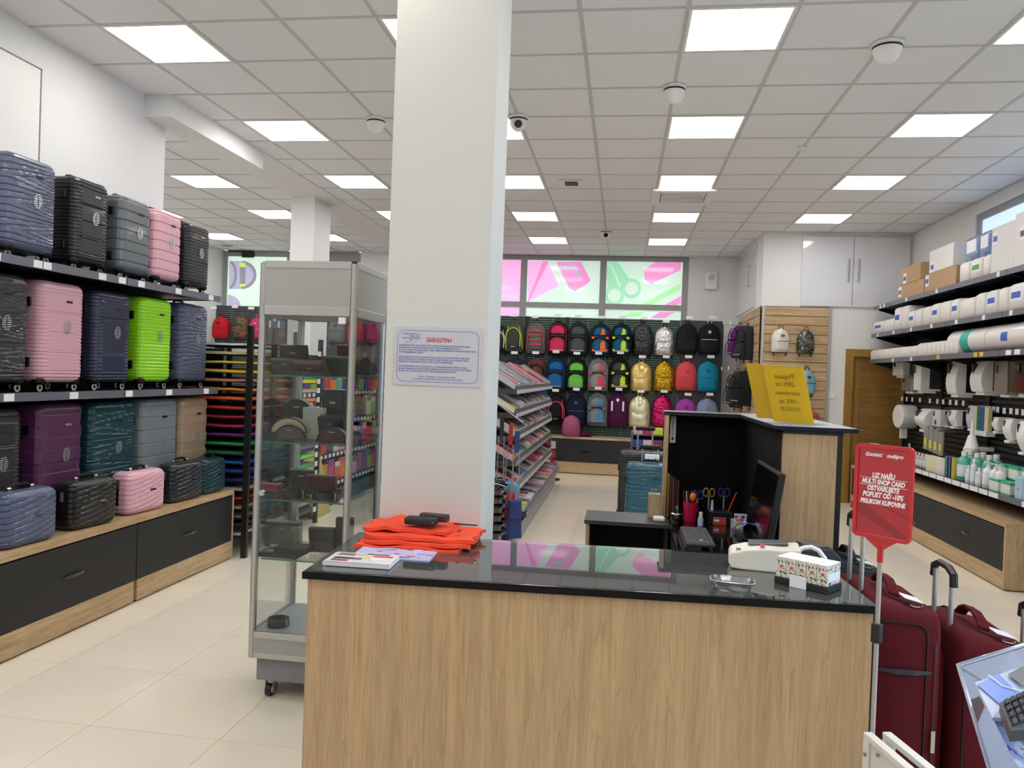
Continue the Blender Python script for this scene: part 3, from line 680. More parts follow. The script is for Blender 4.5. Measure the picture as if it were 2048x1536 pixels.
def backpack(lab,grp,loc,rot,W_,H_,D,mb,mp,mt,style):
    t=thing('backpack',lab,'backpack',loc,rot,grp); w=W_
    MB().loft(dome_rings(w,H_,D*.72,0,0,top=.45 if style!='square' else .72)).build('body',mb,t,smooth=True)
    f=-D*.66
    # front pocket
    if style in ('school','stripe'):
        MB().loft(dome_rings(w*.72,H_*.42,D*.3,f+.02,H_*.10,top=.55)).build('front_pocket',mp,t,smooth=True)
        MB().loft(dome_rings(w*.66,H_*.26,D*.2,f+.035,H_*.60,top=.2)).build('top_pocket',mp,t,smooth=True)
        MB().tube(arch(w*.74,H_*.42,D,f-D*.22,H_*.10),.006).build('piping',mb,t,smooth=True)
        MB().tube(arch(w*.84,H_*.80,D,f-.0,H_*.10,top=.62),.007).build('piping',mb if style=='stripe' else mt,t,smooth=True)
        box('buckle_strap',BLK,-w*.32,w*.32,f-D*.12,f+.0,H_*.53,H_*.575,t,bev=.004)
        box('reflective_strip',mat('reflective_grey','a9a9aa',.3,metal=.3),-w*.28,w*.28,f-D*.27,f-D*.2,H_*.13,H_*.155,t)
        if style=='stripe':
            for s in (-1,1):
                for z in (.50,.13): box('buckle',mt,s*w*.33-.022,s*w*.33+.022,f-D*.20,f-.0,H_*z,H_*(z+.07),t,bev=.004)
            MB().prism([(w*.02,H_*.16),(w*.26,H_*.16),(w*.24,H_*.42),(w*.10,H_*.46),(w*.02,H_*.36)],lambda a,b,q:(a,f-D*.25-q,b),0,.006).build('print_patch',mt,t)
            MB().prism([(w*.02,H_*.62),(w*.22,H_*.64),(w*.2,H_*.78),(w*.08,H_*.82)],lambda a,b,q:(a,f-D*.12-q,b),0,.006).build('print_patch',mt,t)
    elif style in ('arc',):
        MB().loft(dome_rings(w*.66,H_*.62,D*.3,f+.02,H_*.14,top=.5)).build('front_pocket',mp,t,smooth=True)
        MB().tube(arch(w*.68,H_*.60,D,f-D*.12,H_*.16),.009).build('piping',mt,t,smooth=True)
        for s in (-1,1): MB().tube([(s*w*.44,f*.8,H_*.1),(s*w*.40,f-.005,H_*.45),(s*w*.25,f*.95,H_*.8)],.007).build('side_trim',mt,t,smooth=True)
        box('reflective_strip',mat('reflective_grey','a9a9aa',.3,metal=.3),-w*.1,w*.1,f-D*.27,f-D*.2,H_*.14,H_*.165,t)
    elif style=='lace':
        MB().loft(dome_rings(w*.62,H_*.66,D*.25,f+.02,H_*.14,top=.6)).build('front_pocket',mp,t,smooth=True)
        for z in (.25,.4,.55,.68): box('lace_strap',mt,-w*.3,w*.3,f-D*.2,f-.0,H_*z,H_*(z+.035),t,bev=.003)
        for s in (-1,1): MB().tube([(s*w*.42,f*.8,H_*.12),(s*w*.36,f-.01,H_*.5),(s*w*.2,f,H_*.85)],.008).build('side_trim',mt,t,smooth=True)
    elif style=='belts':
        box('lid_edge',mp,-w*.46,w*.46,f-.012,f+.02,H_*.43,H_*.46,t,bev=.004)
        for s in (-1,1): box('strap',CARD,s*w*.26-.014,s*w*.26+.014,f-.018,f+.0,H_*.46,H_*.76,t,bev=.002)
        MB().prism([(0,-.035),(.03,0),(0,.035),(-.03,0)],lambda a,b,q:(a,f-.01-q,H_*.8+b),0,.006).build('diamond_patch',CARD,t)
    else: # plain / sequin
        MB().loft(dome_rings(w*.78,H_*.42,D*.28,f+.03,H_*.06,top=.86,bot=.95)).build('front_pocket',mp,t,smooth=True)
        MB().tube([(-w*.36,f-D*.16,H_*.455),(0,f-D*.25,H_*.46),(w*.36,f-D*.16,H_*.455)],.005).build('zip',mt,t,smooth=True)
        if style!='sequin': box('logo_patch',mt,-.022,.022,f-.018,f+.012,H_*.66,H_*.75,t,bev=.003)
    MB().tube([(-.03,-D*.2,H_*.97),(-.028,-D*.2,H_+.03),(0,-D*.2,H_+.05),(.028,-D*.2,H_+.03),(.03,-D*.2,H_*.97)],.007).build('carry_loop',BLK if style!='plain' else mt,t,smooth=True)
    for s in (-1,1): MB().tube([(s*w*.3,-.01,H_*.2),(s*w*.42,-.01,H_*.06),(s*w*.36,-.02,-.03),(s*w*.34,-.02,-.05)],.009).build('shoulder_strap',BLK,t,smooth=True)
    return t
BK=fab('1b1c20')
def F2(c): return fab(c)
rows=[
 # cx, ytop, ybot, width px, style, body, pocket, trim, label
 [(996,648,698,'arc','1c1c1f','26262a','cfcfcf','black backpack with white trim half behind the pillar, top row'),
  (1029,640,697,'arc','45463f','3c3c36','b7c934','grey backpack with lime green arch trim, top row'),
  (1072,643,700,'lace','5b5b5a','5a6a5e','d8384c','grey backpack with red lacing straps, top row'),
  (1117,640,704,'school','24141c','c92f58','8a1f3e','black and raspberry pink school backpack, top row'),
  (1157,642,705,'school','1d1e20','4a4b4d','2c2d2f','charcoal striped school backpack, top row'),
  (1202,644,706,'stripe','0f2438','155b80','f06a2a','blue school backpack with orange buckles, top row'),
  (1244,644,706,'stripe','101c26','0f5a78','c6da3a','teal school backpack with lime buckles, top row'),
  (1287,646,704,'sequin','@b','@b','1c1c1f','black sequin backpack, top row'),
  (1330,652,704,'sequin','@s','@s','9a9a9a','silver sequin backpack, top row'),
  (1376,645,700,'plain','18181b','1d1d20','0c0c0c','plain black backpack on the grey panel, top row, left of its twin'),
  (1421,645,702,'plain','151518','1b1b1e','c8c8c8','black backpack with white zip tag at the right end of the top row')],
 [(992,716,770,'plain','2c3a26','33452b','1f2a1a','dark green backpack half behind the pillar, middle row'),
  (1031,714,768,'plain','1d2436','232b40','11151f','navy backpack above the magazines, middle row'),
  (1073,714,768,'arc','@r','@r','20181a','dark red patterned backpack, middle row'),
  (1113,712,776,'school','12243d','1d5f98','17395e','blue school backpack, middle row'),
  (1154,715,776,'school','14180f','6cc04a','1f2b18','bright green and black school backpack, middle row'),
  (1197,715,776,'stripe','77797b','8b8d8d','e23e58','light grey school backpack with coral pink print, middle row'),
  (1240,714,777,'stripe','141416','3f423f','c7d838','black school backpack with neon yellow buckles, middle row'),
  (1283,722,776,'plain','@y','@y','c8b070','iridescent yellow backpack, middle row'),
  (1330,722,776,'sequin','@g','@g','7a5c10','gold sequin backpack, middle row'),
  (1374,722,775,'plain','cf4f58','c9484f','ee3a55','coral red backpack, middle row'),
  (1418,722,777,'plain','1386a2','13809a','0f5f90','turquoise backpack, middle row')],
 [(1112,788,840,'arc','201418','17171a','e8495c','black backpack with coral arches beside the magazines, bottom row'),
  (1153,786,845,'plain','14182c','171c33','4a5f90','dark navy backpack, bottom row'),
  (1196,784,846,'stripe','6a7076','80868a','3f8ac9','grey school backpack with blue print, bottom row'),
  (1237,786,846,'belts','4a1240','3d0e36','e0e0e0','plum backpack with white straps, bottom row'),
  (1280,790,848,'plain','@w','@w','cfcaa8','pearly white and yellow backpack, bottom row'),
  (1326,790,848,'sequin','@p','@p','7a1040','magenta sequin backpack, bottom row'),
  (1373,796,848,'plain','98449c','8d3c92','7a3080','violet backpack above the tall desk, bottom row'),
  (1416,796,848,'plain','8090ad','8797b5','d07a60','pale blue-grey backpack above the tall desk, bottom row')]]
SP={'@b':sequin('black_sequins','101012','555558'),'@s':sequin('silver_sequins','8c8c8c','f0f0f0'),'@g':sequin('gold_sequins','6a4a08','e8b830'),
 '@p':sequin('magenta_sequins','6a0830','ee3080'),'@y':mat('iridescent_yellow','d9b96a',.25,metal=.4,coat=.6,noise=.25,nscale=9),'@w':mat('pearl_film','d9d2ae',.22,metal=.35,coat=.7,noise=.2,nscale=10),
 '@r':camo('red_pattern_cloth',['2a1518','5a1c20','7a2a28'],14)}
def fm(c): return SP[c] if c in SP else fab(c)
for ri,row in enumerate(rows):
    for cx,yt,yb,st,b,p_,tr,lab in row:
        yb=yb+6; a=ony(cx,yt+1,12.84); z1=a.z; z0=ony(cx,yb,12.84).z
        Wd=.35 if st!='sequin' else .335
        backpack(L16(lab+' of the back wall') if len(lab.split())>12 else lab+' of the back wall','backpacks on the back wall',(a.x,12.955,z0),random.uniform(-.06,.06),Wd,z1-z0,.2,fm(b),fm(p_),fab(tr) if tr[0]!='@' else fm(tr),st)
        par=pa if cx<1362 else pb
        q=ony(cx+1,yt-4,PY); hook(q.x,q.z-.0,par,PY,.17,lab=' '.join(lab.split(',')[0].split()[:6]))
# left group
for cx,yt,yb,st,b,p_,tr,lab,par in [(438,629,674,'plain','b81c26','b01822','7a1018','red backpack under the frosted entrance window',pc),
  (480,627,674,'plain','@q','@q','2a8a74','green and brown patterned backpack beside the red one',pc),
  (512,630,676,'plain','c03a64','bd3860','e08098','pink backpack half behind the display case post',pc),
  (551,627,674,'belts','4a6284','445c7e','d8d8e0','denim blue backpack with white patches seen through the display case',pc),
  (672,632,682,'plain','6d6a72','66636b','45434a','grey backpack on the second panel seen through the display case',pd),
  (710,634,682,'plain','b0404e','a83c4a','7a2830','dusty red backpack seen through the display case door',pd),
  (748,634,682,'plain','9a3450','94304c','701f38','wine pink backpack seen through the side of the display case',pd)]:
    SP['@q']=camo('brown_green_pattern',['1f6a52','4a3020','7a4a28','16382e'],11)
    a=ony(cx,yt+4,12.84); z0=ony(cx,yb+2,12.84).z
    backpack(lab,'backpacks on the far left panels',(a.x,12.955,z0),0,.31,a.z-z0,.2,fm(b),fm(p_),fab(tr),st)
    q=ony(cx+1,yt-8,PY); hook(q.x,q.z,par,PY,.17,lab=' '.join(lab.split()[:6]))
for cx,y,l_ in ((434,706,'white paper, under the red backpack'),(477,709,'white paper, under the patterned backpack'),(553,712,'rack, under the denim backpack')):
    q=ony(cx,y,PY); hook(q.x,q.z,pc,PY,.12,lab=l_)
# slat wall front bags
SW=[o for o in COL.objects if o.name=='slat_wall'][0]
for cx,yt,yb,c,w,lab in [(1562,652,704,'@wh',.24,'small white shiny backpack on the oak slat wall'),(1613,655,706,'@cg',.23,'small dark metallic camouflage backpack on the oak slat wall'),(1614,735,788,'7fb2cc',.235,'small light blue backpack on the oak slat wall'),(1622,817,850,'c04a62',.22,'small pink quilted backpack behind the tall desk on the slat wall')]:
    SP['@wh']=mat('white_shiny_leather','d6d3cd',.25,coat=.5); SP['@cg']=camo('grey_camouflage_leather',['4c4f4a','6f706a','35383a','8a8a84'],16,.3,.3)
    a=ony(cx,yt+5,CY-.1); z0=ony(cx,yb,CY-.1).z
    b=backpack(lab,'small backpacks on the slat wall',(a.x,CY-.03,z0),.25,w,a.z-z0,.15,fm(c),fm(c),fab('8a6a3a') if c!='7fb2cc' else fab('58402a'),'plain')
    q=ony(cx+1,yt-12,CY); t_=MB().tube([(q.x,CY,q.z),(q.x,CY-.13,q.z),(q.x,CY-.14,q.z+.02)],.004,5).build('hook',STEEL,SW,smooth=True)
    box('price_card',CARD,q.x-.05,q.x+.05,CY-.16,CY-.155,q.z+.01,q.z+.06,SW)
q=ony(1560,717,CY); box('price_card',CARD,q.x-.05,q.x+.05,CY-.16,CY-.155,q.z,q.z+.05,SW)
# bags hanging on the side slat wall (face left)
for (px,yt,yb,c,dY,lab) in [(1462,650,716,'5e1e66',.0,'purple hiking backpack on the side slat wall'),(1492,652,720,'2c2e33',0,'dark grey backpack nearest the corner of the side slat wall'),
    (1460,742,815,'32363a',0,'grey rucksack in the lower row of the side slat wall'),(1496,742,812,'1a1c20',0,'black rucksack with red badge in the lower row of the side slat wall')]:
    Y_=12.45 if px<1480 else 11.65
    a=ony(px,yt,Y_); z0=ony(px,yb,Y_).z
    backpack(lab,'dark rucksacks on the side slat wall',(1.80,Y_,z0),-R90+.35,.34,a.z-z0,.24,fm(c),fm(c),BK,'school')
    hk=thing('price_hook','steel rod and white card holding the '+' '.join(lab.split()[:7]),'hook',(1.838,Y_,a.z))
    MB().tube([(0,0,.0),(-.30,0,.0),(-.31,0,.02)],.004,5).build('hook',STEEL,hk,smooth=True); box('price_card',CARD,-.33,-.325,-.05,.05,.01,.06,hk)
# ================================================================ BENCH GOODS, BACK
def q(px,py,Y): return ony(px,py,Y)
o=box('folded_bag',fab('d8d2c8'),q(1128,872,12.8).x,q(1155,872,12.8).x,12.66,12.9,.6,.66,bev=.02); tag(o,'folded cream bag lying on the low cabinet under the backpacks','bag')
o=box('folded_bag',fab('4a1236'),q(1156,872,12.8).x,q(1183,872,12.8).x,12.66,12.9,.6,.67,bev=.02); tag(o,'folded plum bag lying on the low cabinet under the backpacks','bag')
o=box('dark_carton',BLKM,-1.75,-1.22,12.7,12.95,.6,1.32,bev=.006); tag(o,'tall dark carton on the low cabinet behind the magazine stand','box')
o=MB().loft(dome_rings(.3,.34,.2,0,0,top=.3)).build('drawstring_bag',camo('pink_dotted_cloth',['2a1a28','a04a70','3a2030'],60),smooth=True); solo(o,'pink dotted drawstring bag under the navy backpack','bag',(q(1142,870,12.75).x,12.74,.602))
# ================================================================ MAGAZINE GONDOLA
GX0=-1.95; GY0,GY1=7.42,11.2
gd=thing('magazine_gondola','long grey gondola of sloping magazine shelves right of the pillar','shelving',(0,0,0))
box('base',ALUG,GX0,-.92,GY0,GY1,0,.16,gd,bev=.004); box('core',BLKM,-1.50,-1.44,GY0,GY1,.16,1.62,gd)
for y in (GY0,8.7,9.95,GY1-.04): box('upright',BLK,-1.50,-1.44,y,y+.04,.0,1.66,gd)
tiers=[(1.42,-1.02,.24),(1.19,-1.02,.24),(.965,-1.01,.24),(.72,-1.01,.24),(.47,-.99,.20),(.24,-.885,.05)]
MAGC=['d0475e','d9a07a','6f8fd0','c9b6d8','3b3b40','b7cf3e','a8443c','d8d4cc','7b2a3a','3f6f8f','e08a3a','c9c4ba','2f3f7a','d86fae','4a4a4e','c8332c','8d8a86','5a8a5a','7a5aa0','efe6d8']
mi=0; proto=None
for ti,(z,xl,rise) in enumerate(tiers):
    x1=xl; x0=-1.43 
    drop=rise
    sh_=MB().loft([[(x0,y,z+drop-.004),(x1,y,z-.012),(x1,y,z-.001),(x0,y,z+drop)] for y in (GY0,GY1)]).build('magazine_shelf',SHELFM); tag(sh_,'sloping magazine shelf with grey price rail, %s tier from the top of the gondola'%ORD[ti],'shelf')
    MB().box(x1,x1+.008,GY0,GY1,z-.03,z+.055).build('price_rail',LIP,sh_)
    MB().box(x0,x1+.008,GY0-.006,GY0,z-.03,z+.02).build('end_rail',DGPL,sh_)
    if ti in (3,5):
        for k in range(3): MB().tube([(x0,GY0-.012,z+.02+k*.022+drop*.2),(x1+.02,GY0-.012,z-.02+k*.022),(x1+.02,GY1,z-.02+k*.022)],.003,5).build('wire_rail',LIP,sh_)
    n=28; w=(GY1-GY0)/n
    cm=MB()
    for k in range(n): cm.box(x1+.008,x1+.011,GY0+k*w+.02,GY0+k*w+.085,z-.026,z+.012)
    cm.build('price_card_row',CARD,sh_,kind='stuff')
    n=19; w=(GY1-GY0)/n
    for k in range(n):
        c=MAGC[(k*7+ti*5+k//3)%len(MAGC)]; cnt=random.Random(k+ti*31).randint(3,5)
        th=.055+.012*(cnt-3); ya=GY0+k*w+.004; yb=ya+w-.010
        cov=mat('cover_'+c,c,.25,coat=.3)
        sl=drop/(x1-x0); X1=x1-.008; X0=x0+.03
        zz0=lambda x: z+.004+sl*(x1-x)
        skew=.0
        t=thing('magazine_stack','magazine stack, %s from the near end on the %s tier of the gondola'%(ORD[k],ORD[ti]),'magazines',(0,0,0),group='magazine stacks on the gondola')
        MB().loft([[(X0,y,zz0(X0)),(X1,y,zz0(X1)),(X1,y,zz0(X1)+th),(X0,y,zz0(X0)+th)] for y in (ya,yb)]).build('pages',mat('page_edges','cfcbd0',.6),t)
        MB().loft([[(X0,y,zz0(X0)+th+.0005),(X1+.002,y,zz0(X1)+th+.0005),(X1+.002,y,zz0(X1)+th+.006),(X0,y,zz0(X0)+th+.006)] for y in (ya,yb)]).build('cover',cov,t)
        if k<10:
            d=MB()
            for s in range(cnt): 
                h=th*(s+.35)/cnt; d.loft([[(X0,y,zz0(X0)+h),(X1+.001,y,zz0(X1)+h),(X1+.001,y,zz0(X1)+h+.004),(X0,y,zz0(X0)+h+.004)] for y in (ya-.001,yb+.001)])
            d.build('spines',cov if (k+ti)%2 else DGPL,t)
            c2=MAGC[(k*3+ti*11+2)%len(MAGC)]
            MB().loft([[(X0+.12,y,zz0(X0+.12)+th+.0065),(X1-.05,y,zz0(X1-.05)+th+.0065),(X1-.05,y,zz0(X1-.05)+th+.0075),(X0+.12,y,zz0(X0+.12)+th+.0075)] for y in (ya+.03,yb-.04)]).build('cover_picture',mat('cover_'+c2,c2,.25,coat=.3),t)
# arm hooks and hanging bags at the near end
for a,b in (((-1.35,1.40),(-.90,1.14)),):
    MB().tube([(a[0],GY0-.03,a[1]),(b[0],GY0-.32,b[1])],.008,6).build('slanted_arm',STEEL,gd,smooth=True)
def chainbag(nm,lab,px,py0,py1,Y,w,h,c,top):
    p=ony(px,py1,Y); t=thing(nm,lab,'handbag',(p.x,Y,p.z),.35)
    MB().loft([[(-w/2,-.05,0),(w/2,-.05,0),(w/2,.05,0),(-w/2,.05,0)],[(-w*.42,-.03,h),(w*.42,-.03,h),(w*.42,.03,h),(-w*.42,.03,h)]]).build('body',mat('leather_'+c,c,.4),t,bev=.008)
    MB().loft([[(-w*.43,-.056,h*.55),(w*.43,-.056,h*.55),(w*.43,-.05,h*.55),(-w*.43,-.05,h*.55)],[(-w*.43,-.036,h+.01),(w*.43,-.036,h+.01),(w*.43,.03,h+.01),(-w*.43,.03,h+.01)]]).build('flap',mat('leather_'+c,c,.4),t,bev=.004)
    tz=ony(px,py0,Y).z-p.z
    ch=MB()
    for s in (-1,1):
        nL=int((tz-h)/.022)
        for k in range(nL):
            f=k/nL; x=s*(w*.33*(1-f)+.025*f); ch.box(x-.006,x+.006,-.004,.004,h+f*(tz-h),h+f*(tz-h)+.015)
    ch.build('chain_strap',mat('pale_gold_metal','b9b2a2',.3,metal=.7),t,kind='stuff')
    box('strap_pad',mat('leather_'+c,c,.4),-.02,.02,-.006,.006,tz,tz+.2,t,bev=.004)
    return t
chainbag('handbag','blue trapezoid handbag on a chain hanging at the end of the magazine gondola',1027,905,1075,7.05,.13,.33,'20346f',0)
chainbag('handbag','red handbag on a chain hanging behind the blue one',1015,890,1045,7.2,.13,.27,'a3222c',0)
chainbag('handbag','black handbag hanging nearest the pillar, chain in front of the magazines',998,872,1010,7.12,.10,.22,'1a1a1c',0)
sc=suitcase('light blue suitcase standing behind the hanging handbags',None,(-1.13,7.33,0),0,.36,.56,.16,'bands','5f8fb8',emb=False)
# baskets
bt=None
for k in range(6):
    lab='black shopping basket, %s from the bottom of the stack beside the pillar'%ORD[k]
    if bt is None:
        bt=thing('shopping_basket',lab,'basket',(-1.19,6.75,.0+.01),0,'stack of black shopping baskets')
        def rr(w,d,z,n=24,e=.3): return [(math.copysign(abs(math.cos(2*math.pi*i/n))**e,math.cos(2*math.pi*i/n))*w,math.copysign(abs(math.sin(2*math.pi*i/n))**e,math.sin(2*math.pi*i/n))*d,z) for i in range(n)]
        MB().loft([rr(.15,.12,0),rr(.19,.155,.19),rr(.18,.145,.19),rr(.145,.115,.008)]).build('basket_body',BLKG,bt,smooth=True)
        MB().loft([rr(.19,.155,.175),rr(.205,.17,.178),rr(.205,.17,.195),rr(.19,.155,.195)],cap=False).build('rim',mat('glossy_black_rim','1a191b',.15,coat=.8),bt,smooth=True)
        MB().tube([(-.19,.02,.19),(-.12,.03,.205),(.12,.03,.205),(.19,.02,.19)],.006).build('handle',STEEL,bt,smooth=True)
    else: dup(bt,(-1.19+.004*(k%2),6.75,.01+.078*k),label=lab)
# ================================================================ STATIONERY GONDOLA (seen through the case)
sg=thing('stationery_gondola','dark gondola with hanging packs of pens, seen through the display case','shelving',(0,0,0))
SX=-3.26; Y0,Y1=7.62,12.4
box('base',mat('dark_grey_base','3c3e42',.5),-4.0,SX,Y0,Y1,0,.17,sg); box('core',BLKM,-3.66,-3.60,Y0,Y1,.17,1.72,sg)
for y in (Y0,8.8,10.0,11.2,Y1-.04): box('upright',BLK,-3.6,-3.55,y,y+.04,.17,1.72,sg)
pk=['b03a5c','2e4fa8','c74a8a','45a08a','d9d4cf','6a3fa0','3f7f3a','d04040','2a2f6a','e0a8b8','8ac04a','30507a','e8822e','5a5a60']
for r,(z,xe) in enumerate(((1.30,-3.34),(.97,-3.30),(.60,-3.28),(.27,-3.26))):
    s=box('stationery_shelf',SHELFM,-3.545,xe,Y0,Y1,z-.03,z-.001); tag(s,'long dark stationery shelf with price cards, %s from the top, seen through the display case'%ORD[r],'shelf'); box('price_rail',DGPL,xe,xe+.006,Y0,Y1,z-.045,z+.0,s)
    cm=MB(); 
    for k in range(38): cm.box(xe+.006,xe+.009,Y0+.05+k*.124,Y0+.05+k*.124+.06,z-.042,z-.004)
    cm.build('price_card_row',CARD,s,kind='stuff')
    for k in range(24):
        y=Y0+.06+k*.196; h=(.22,.27,.29,.26)[r]*random.Random(k*5+r).uniform(.8,1); c=pk[(k*5+r*3+k//4)%14]
        t=thing('hanging_pack','stationery pack, %s from the near end on the %s shelf of the dark gondola'%((ORD+['twenty-first','twenty-second','twenty-third','twenty-fourth'])[k],ORD[r]),'stationery',(xe-.03,y,z),group='hanging packs on the dark gondola')
        box('pack',mat('pack_'+c,c,.3,coat=.5,noise=.3,nscale=20),-.05,0,0,.17,0,h,t,bev=.004)
        box('header_card',mat('pack_'+pk[(k*3+r)%14],pk[(k*3+r)%14],.4),-.051,.002,.01,.16,h*.72,h*.98,t)
# board leaning at gondola
o=MB().loft([[(-.01,0,0),(.01,0,0),(.01,.45,0),(-.01,.45,0)],[(-.16,0,.68),(-.14,0,.68),(-.14,.45,.68),(-.16,.45,.68)]]).build('leaning_board',mat('pale_cork_board','c6ae72',.6)); pp=onz(700,1012,0); solo(o,'pale yellow board leaning on the dark gondola, seen through glass','board',(SX+.14,pp.y-.9,.0),.0)
# ================================================================ DISPLAY CASE
CX0,CX1,CZY0,CZY1=-1.715,-1.235,3.45,3.93
CW=(CX1-CX0)/2; cx=(CX0+CX1)/2; cyy=(CZY0+CZY1)/2
dc=thing('display_case','tall glass display case with aluminium frame on casters left of the pillar','display case',(cx,cyy,0))
e=MB()
for sx in (-1,1):
    for sy in (-1,1):
        r=.017; xx=sx*(CW-r); yy=sy*(.24-r)
        MB().cyl((xx,yy,.2),(xx,yy,2.07),r,n=12).build('corner_post',ALU,dc,smooth=True)
for z0,z1 in ((2.045,2.08),(.2,.225),(.295,.325),(1.825,1.868)):
    m=MB(); 
    for s in (-1,1):
        m.box(-CW+.03,CW-.03,s*.24-.012*(s>0)-.0,s*.24+.012*(s<0),z0,z1); m.box(s*CW-.012*(s>0),s*CW+.012*(s<0),-.24+.03,.24-.03,z0,z1)
    m.build('rail',ALU,dc,bev=.003)
for z0,z1 in ((1.868,2.045),(.225,.295)):
    for s in (-1,1): 
        box('header_panel' if z0>1 else 'base_panel',ALUG,-CW+.03,CW-.03,s*.234-.003,s*.234+.003,z0,z1,dc); box('header_panel' if z0>1 else 'base_panel',ALUG,s*(CW-.006)-.003,s*(CW-.006)+.003,-.21,.21,z0,z1,dc)
box('roof_panel',ALUG,-CW+.02,CW-.02,-.22,.22,1.83,1.845,dc); box('top_cover',ALUG,-CW+.02,CW-.02,-.22,.22,2.06,2.072,dc)
box('floor_panel',mat('pale_grey_laminate','a9adb4',.4),-CW+.02,CW-.02,-.22,.22,.30,.325,dc)
box('plinth',mat('grey_plinth','85868b',.5),-CW+.035,CW-.035,-.205,.205,.085,.195,dc)
for s in (-1,1):
    box('glass_pane',GL,-CW+.034,CW-.034,s*.232-.002,s*.232+.002,.327,1.824,dc)
    box('glass_pane',GL,s*(CW-.008)-.002,s*(CW-.008)+.002,-.206,.206,.327,1.824,dc)
GSH=glass('shelf_glass',(.93,.975,.96),.6)
for z in (1.545,1.227,.953,.67):
    z=z-.008; s=box('glass_shelf',GSH,-CW+.04,CW-.04,-.205,.205,z,z+.007,dc); box('glass_shelf_edge',GLE,-CW+.04,CW-.04,-.207,-.2055,z,z+.007,s)
for sx in (-1,1):
    for sy in (-1,1):
        x,y=sx*(CW-.09),sy*.15
        c=MB().cyl((x,y,.06),(x,y,.085),.03,n=12).box(x-.022,x-.018,y-.03,y+.02,.02,.075).box(x+.018,x+.022,y-.03,y+.02,.02,.075).build('caster_fork',STEEL,dc)
        MB().cyl((x-.013,y-.02,.032),(x+.013,y-.02,.032),.032,n=18).build('caster_wheel',BLK,c,smooth=True)
        MB().cyl((x-.016,y-.02,.032),(x+.016,y-.02,.032),.016,n=12).build('caster_hub',WPL,c)
box('lock',WPL,CW-.08,CW-.045,-.25,-.236,1.79,1.82,dc,bev=.002); MB().cyl((-CW+.05,-.25,.985),(-CW+.05,-.232,.985),.014,n=12).build('lock_cylinder',CHROME,dc,smooth=True)
# contents (world coordinates, on shelves)
def leath(c): return mat('leather_'+c,c,.35,bump=.1,bscale=300)
def wallet(lab,px,py,Y,w,h,d,c,lean=.35,yaw=0,plate=True,two=None):
    pz=SHELFZ; x=ony(px,py,Y).x; t=thing('wallet',lab,'wallet',(x,Y,pz+.001),group='leather goods in the display case',e=(-lean,0,yaw))
    box('cover',leath(c),-w/2,w/2,-d/2,d/2,0,h,t,bev=.006)
    if two: box('inner_flap',leath(two),-w/2+.004,w/2-.004,-d/2-.006,-d/2,h*.06,h*.5,t,bev=.003)
    box('stitched_band',leath(c),-w/2+.008,w/2-.008,-d/2-.004,-d/2,h*.58,h*.62,t)
    if plate: box('metal_plate',STEEL,-.014,.014,-d/2-.006,-d/2-.003,h*.72,h*.76,t)
    return t
SHELFZ=1.545
wallet('tall dark wallet standing over a red one on the top glass shelf',592,700,3.72,.15,.15,.02,'2c2723',-.2,0,True,'6a1f1a')
wallet('grey purse leaning at the left of the top glass shelf',575,725,3.56,.14,.085,.02,'3e4042',-.5,.1)
o=wallet('brown wallet lying tilted on a white stand on the top glass shelf',635,722,3.60,.15,.12,.03,'4b3320',-1.0,-.1)
wallet('dark green purse at the right of the top glass shelf',683,722,3.66,.13,.10,.03,'26382f',-.3,-.1,False)
wallet('dark red purse behind the green one on the top glass shelf',697,690,3.82,.10,.16,.02,'5a141a',-.2,0,False)
o=box('acrylic_stand',glass('clear_acrylic',(.96,.98,.98),.9,.05),-.06,.06,-.05,.05,0,.05); solo(o,'clear acrylic stand under the brown wallet, top glass shelf','stand',(ony(632,735,3.6).x,3.6,1.546))
o=box('acrylic_stand',glass('clear_acrylic'),-.05,.05,-.04,.04,0,.10); solo(o,'clear acrylic stand at the right back of the top glass shelf','stand',(-1.32,3.8,1.546))
SHELFZ=1.227
def halfpurse(lab,px,Y,zb,w,h,d,c,tilt=0):
    x=ony(px,860,Y).x; t=thing('purse',lab,'purse',(x,Y,zb),group='purses in the display case',e=(tilt,0,0))
    pts=[(w/2*math.cos(math.pi*k/16),h*math.sin(math.pi*k/16)) for k in range(17)]
    MB().prism(pts,lambda a,b,q:(a,-d/2+q,b),0,d).build('body',leath(c),t,bev=.012,seg=3)
    MB().tube([(a*1.0,-d/2,b*1.0) for a,b in pts],.004,5).build('zip',mat('zip_dark','2a2420',.5),t,smooth=True)
    box('metal_plate',STEEL,-.016,.016,-d/2-.008,-d/2-.001,h*.66,h*.72,t)
    return t
halfpurse('large dark brown half-moon handbag on the second glass shelf',598,3.80,1.30,.19,.115,.07,'21160f')
halfpurse('pearly beige crescent purse on the second glass shelf',582,3.60,1.262,.185,.075,.06,'b9ad8f')
halfpurse('brown half-moon coin purse in front on the second glass shelf',582,3.55,1.228,.16,.075,.03,'4c3f38')
halfpurse('wine red purse at the right of the second glass shelf',668,3.55,1.228,.15,.075,.05,'3c0e14')
wallet('tall black handbag at the right back of the second glass shelf',672,800,3.80,.12,.25,.05,'1c1c1f',-.1)
wallet('black purse with a buckle on the second glass shelf',668,850,3.66,.13,.13,.05,'17181c',-.3)
o=box('clutch_box',mat('pale_gift_box','b9bdb2',.5),-.055,.055,-.02,.02,0,.155,bev=.002); solo(o,'pale grey upright box in the middle of the second glass shelf','box',(ony(628,870,3.72).x,3.72,1.228))
o=box('acrylic_stand',glass('clear_acrylic'),-.07,.07,-.05,.05,0,.07); solo(o,'clear acrylic stand under the brown handbag, second glass shelf','stand',(ony(598,860,3.8).x,3.80,1.228))
SHELFZ=.953
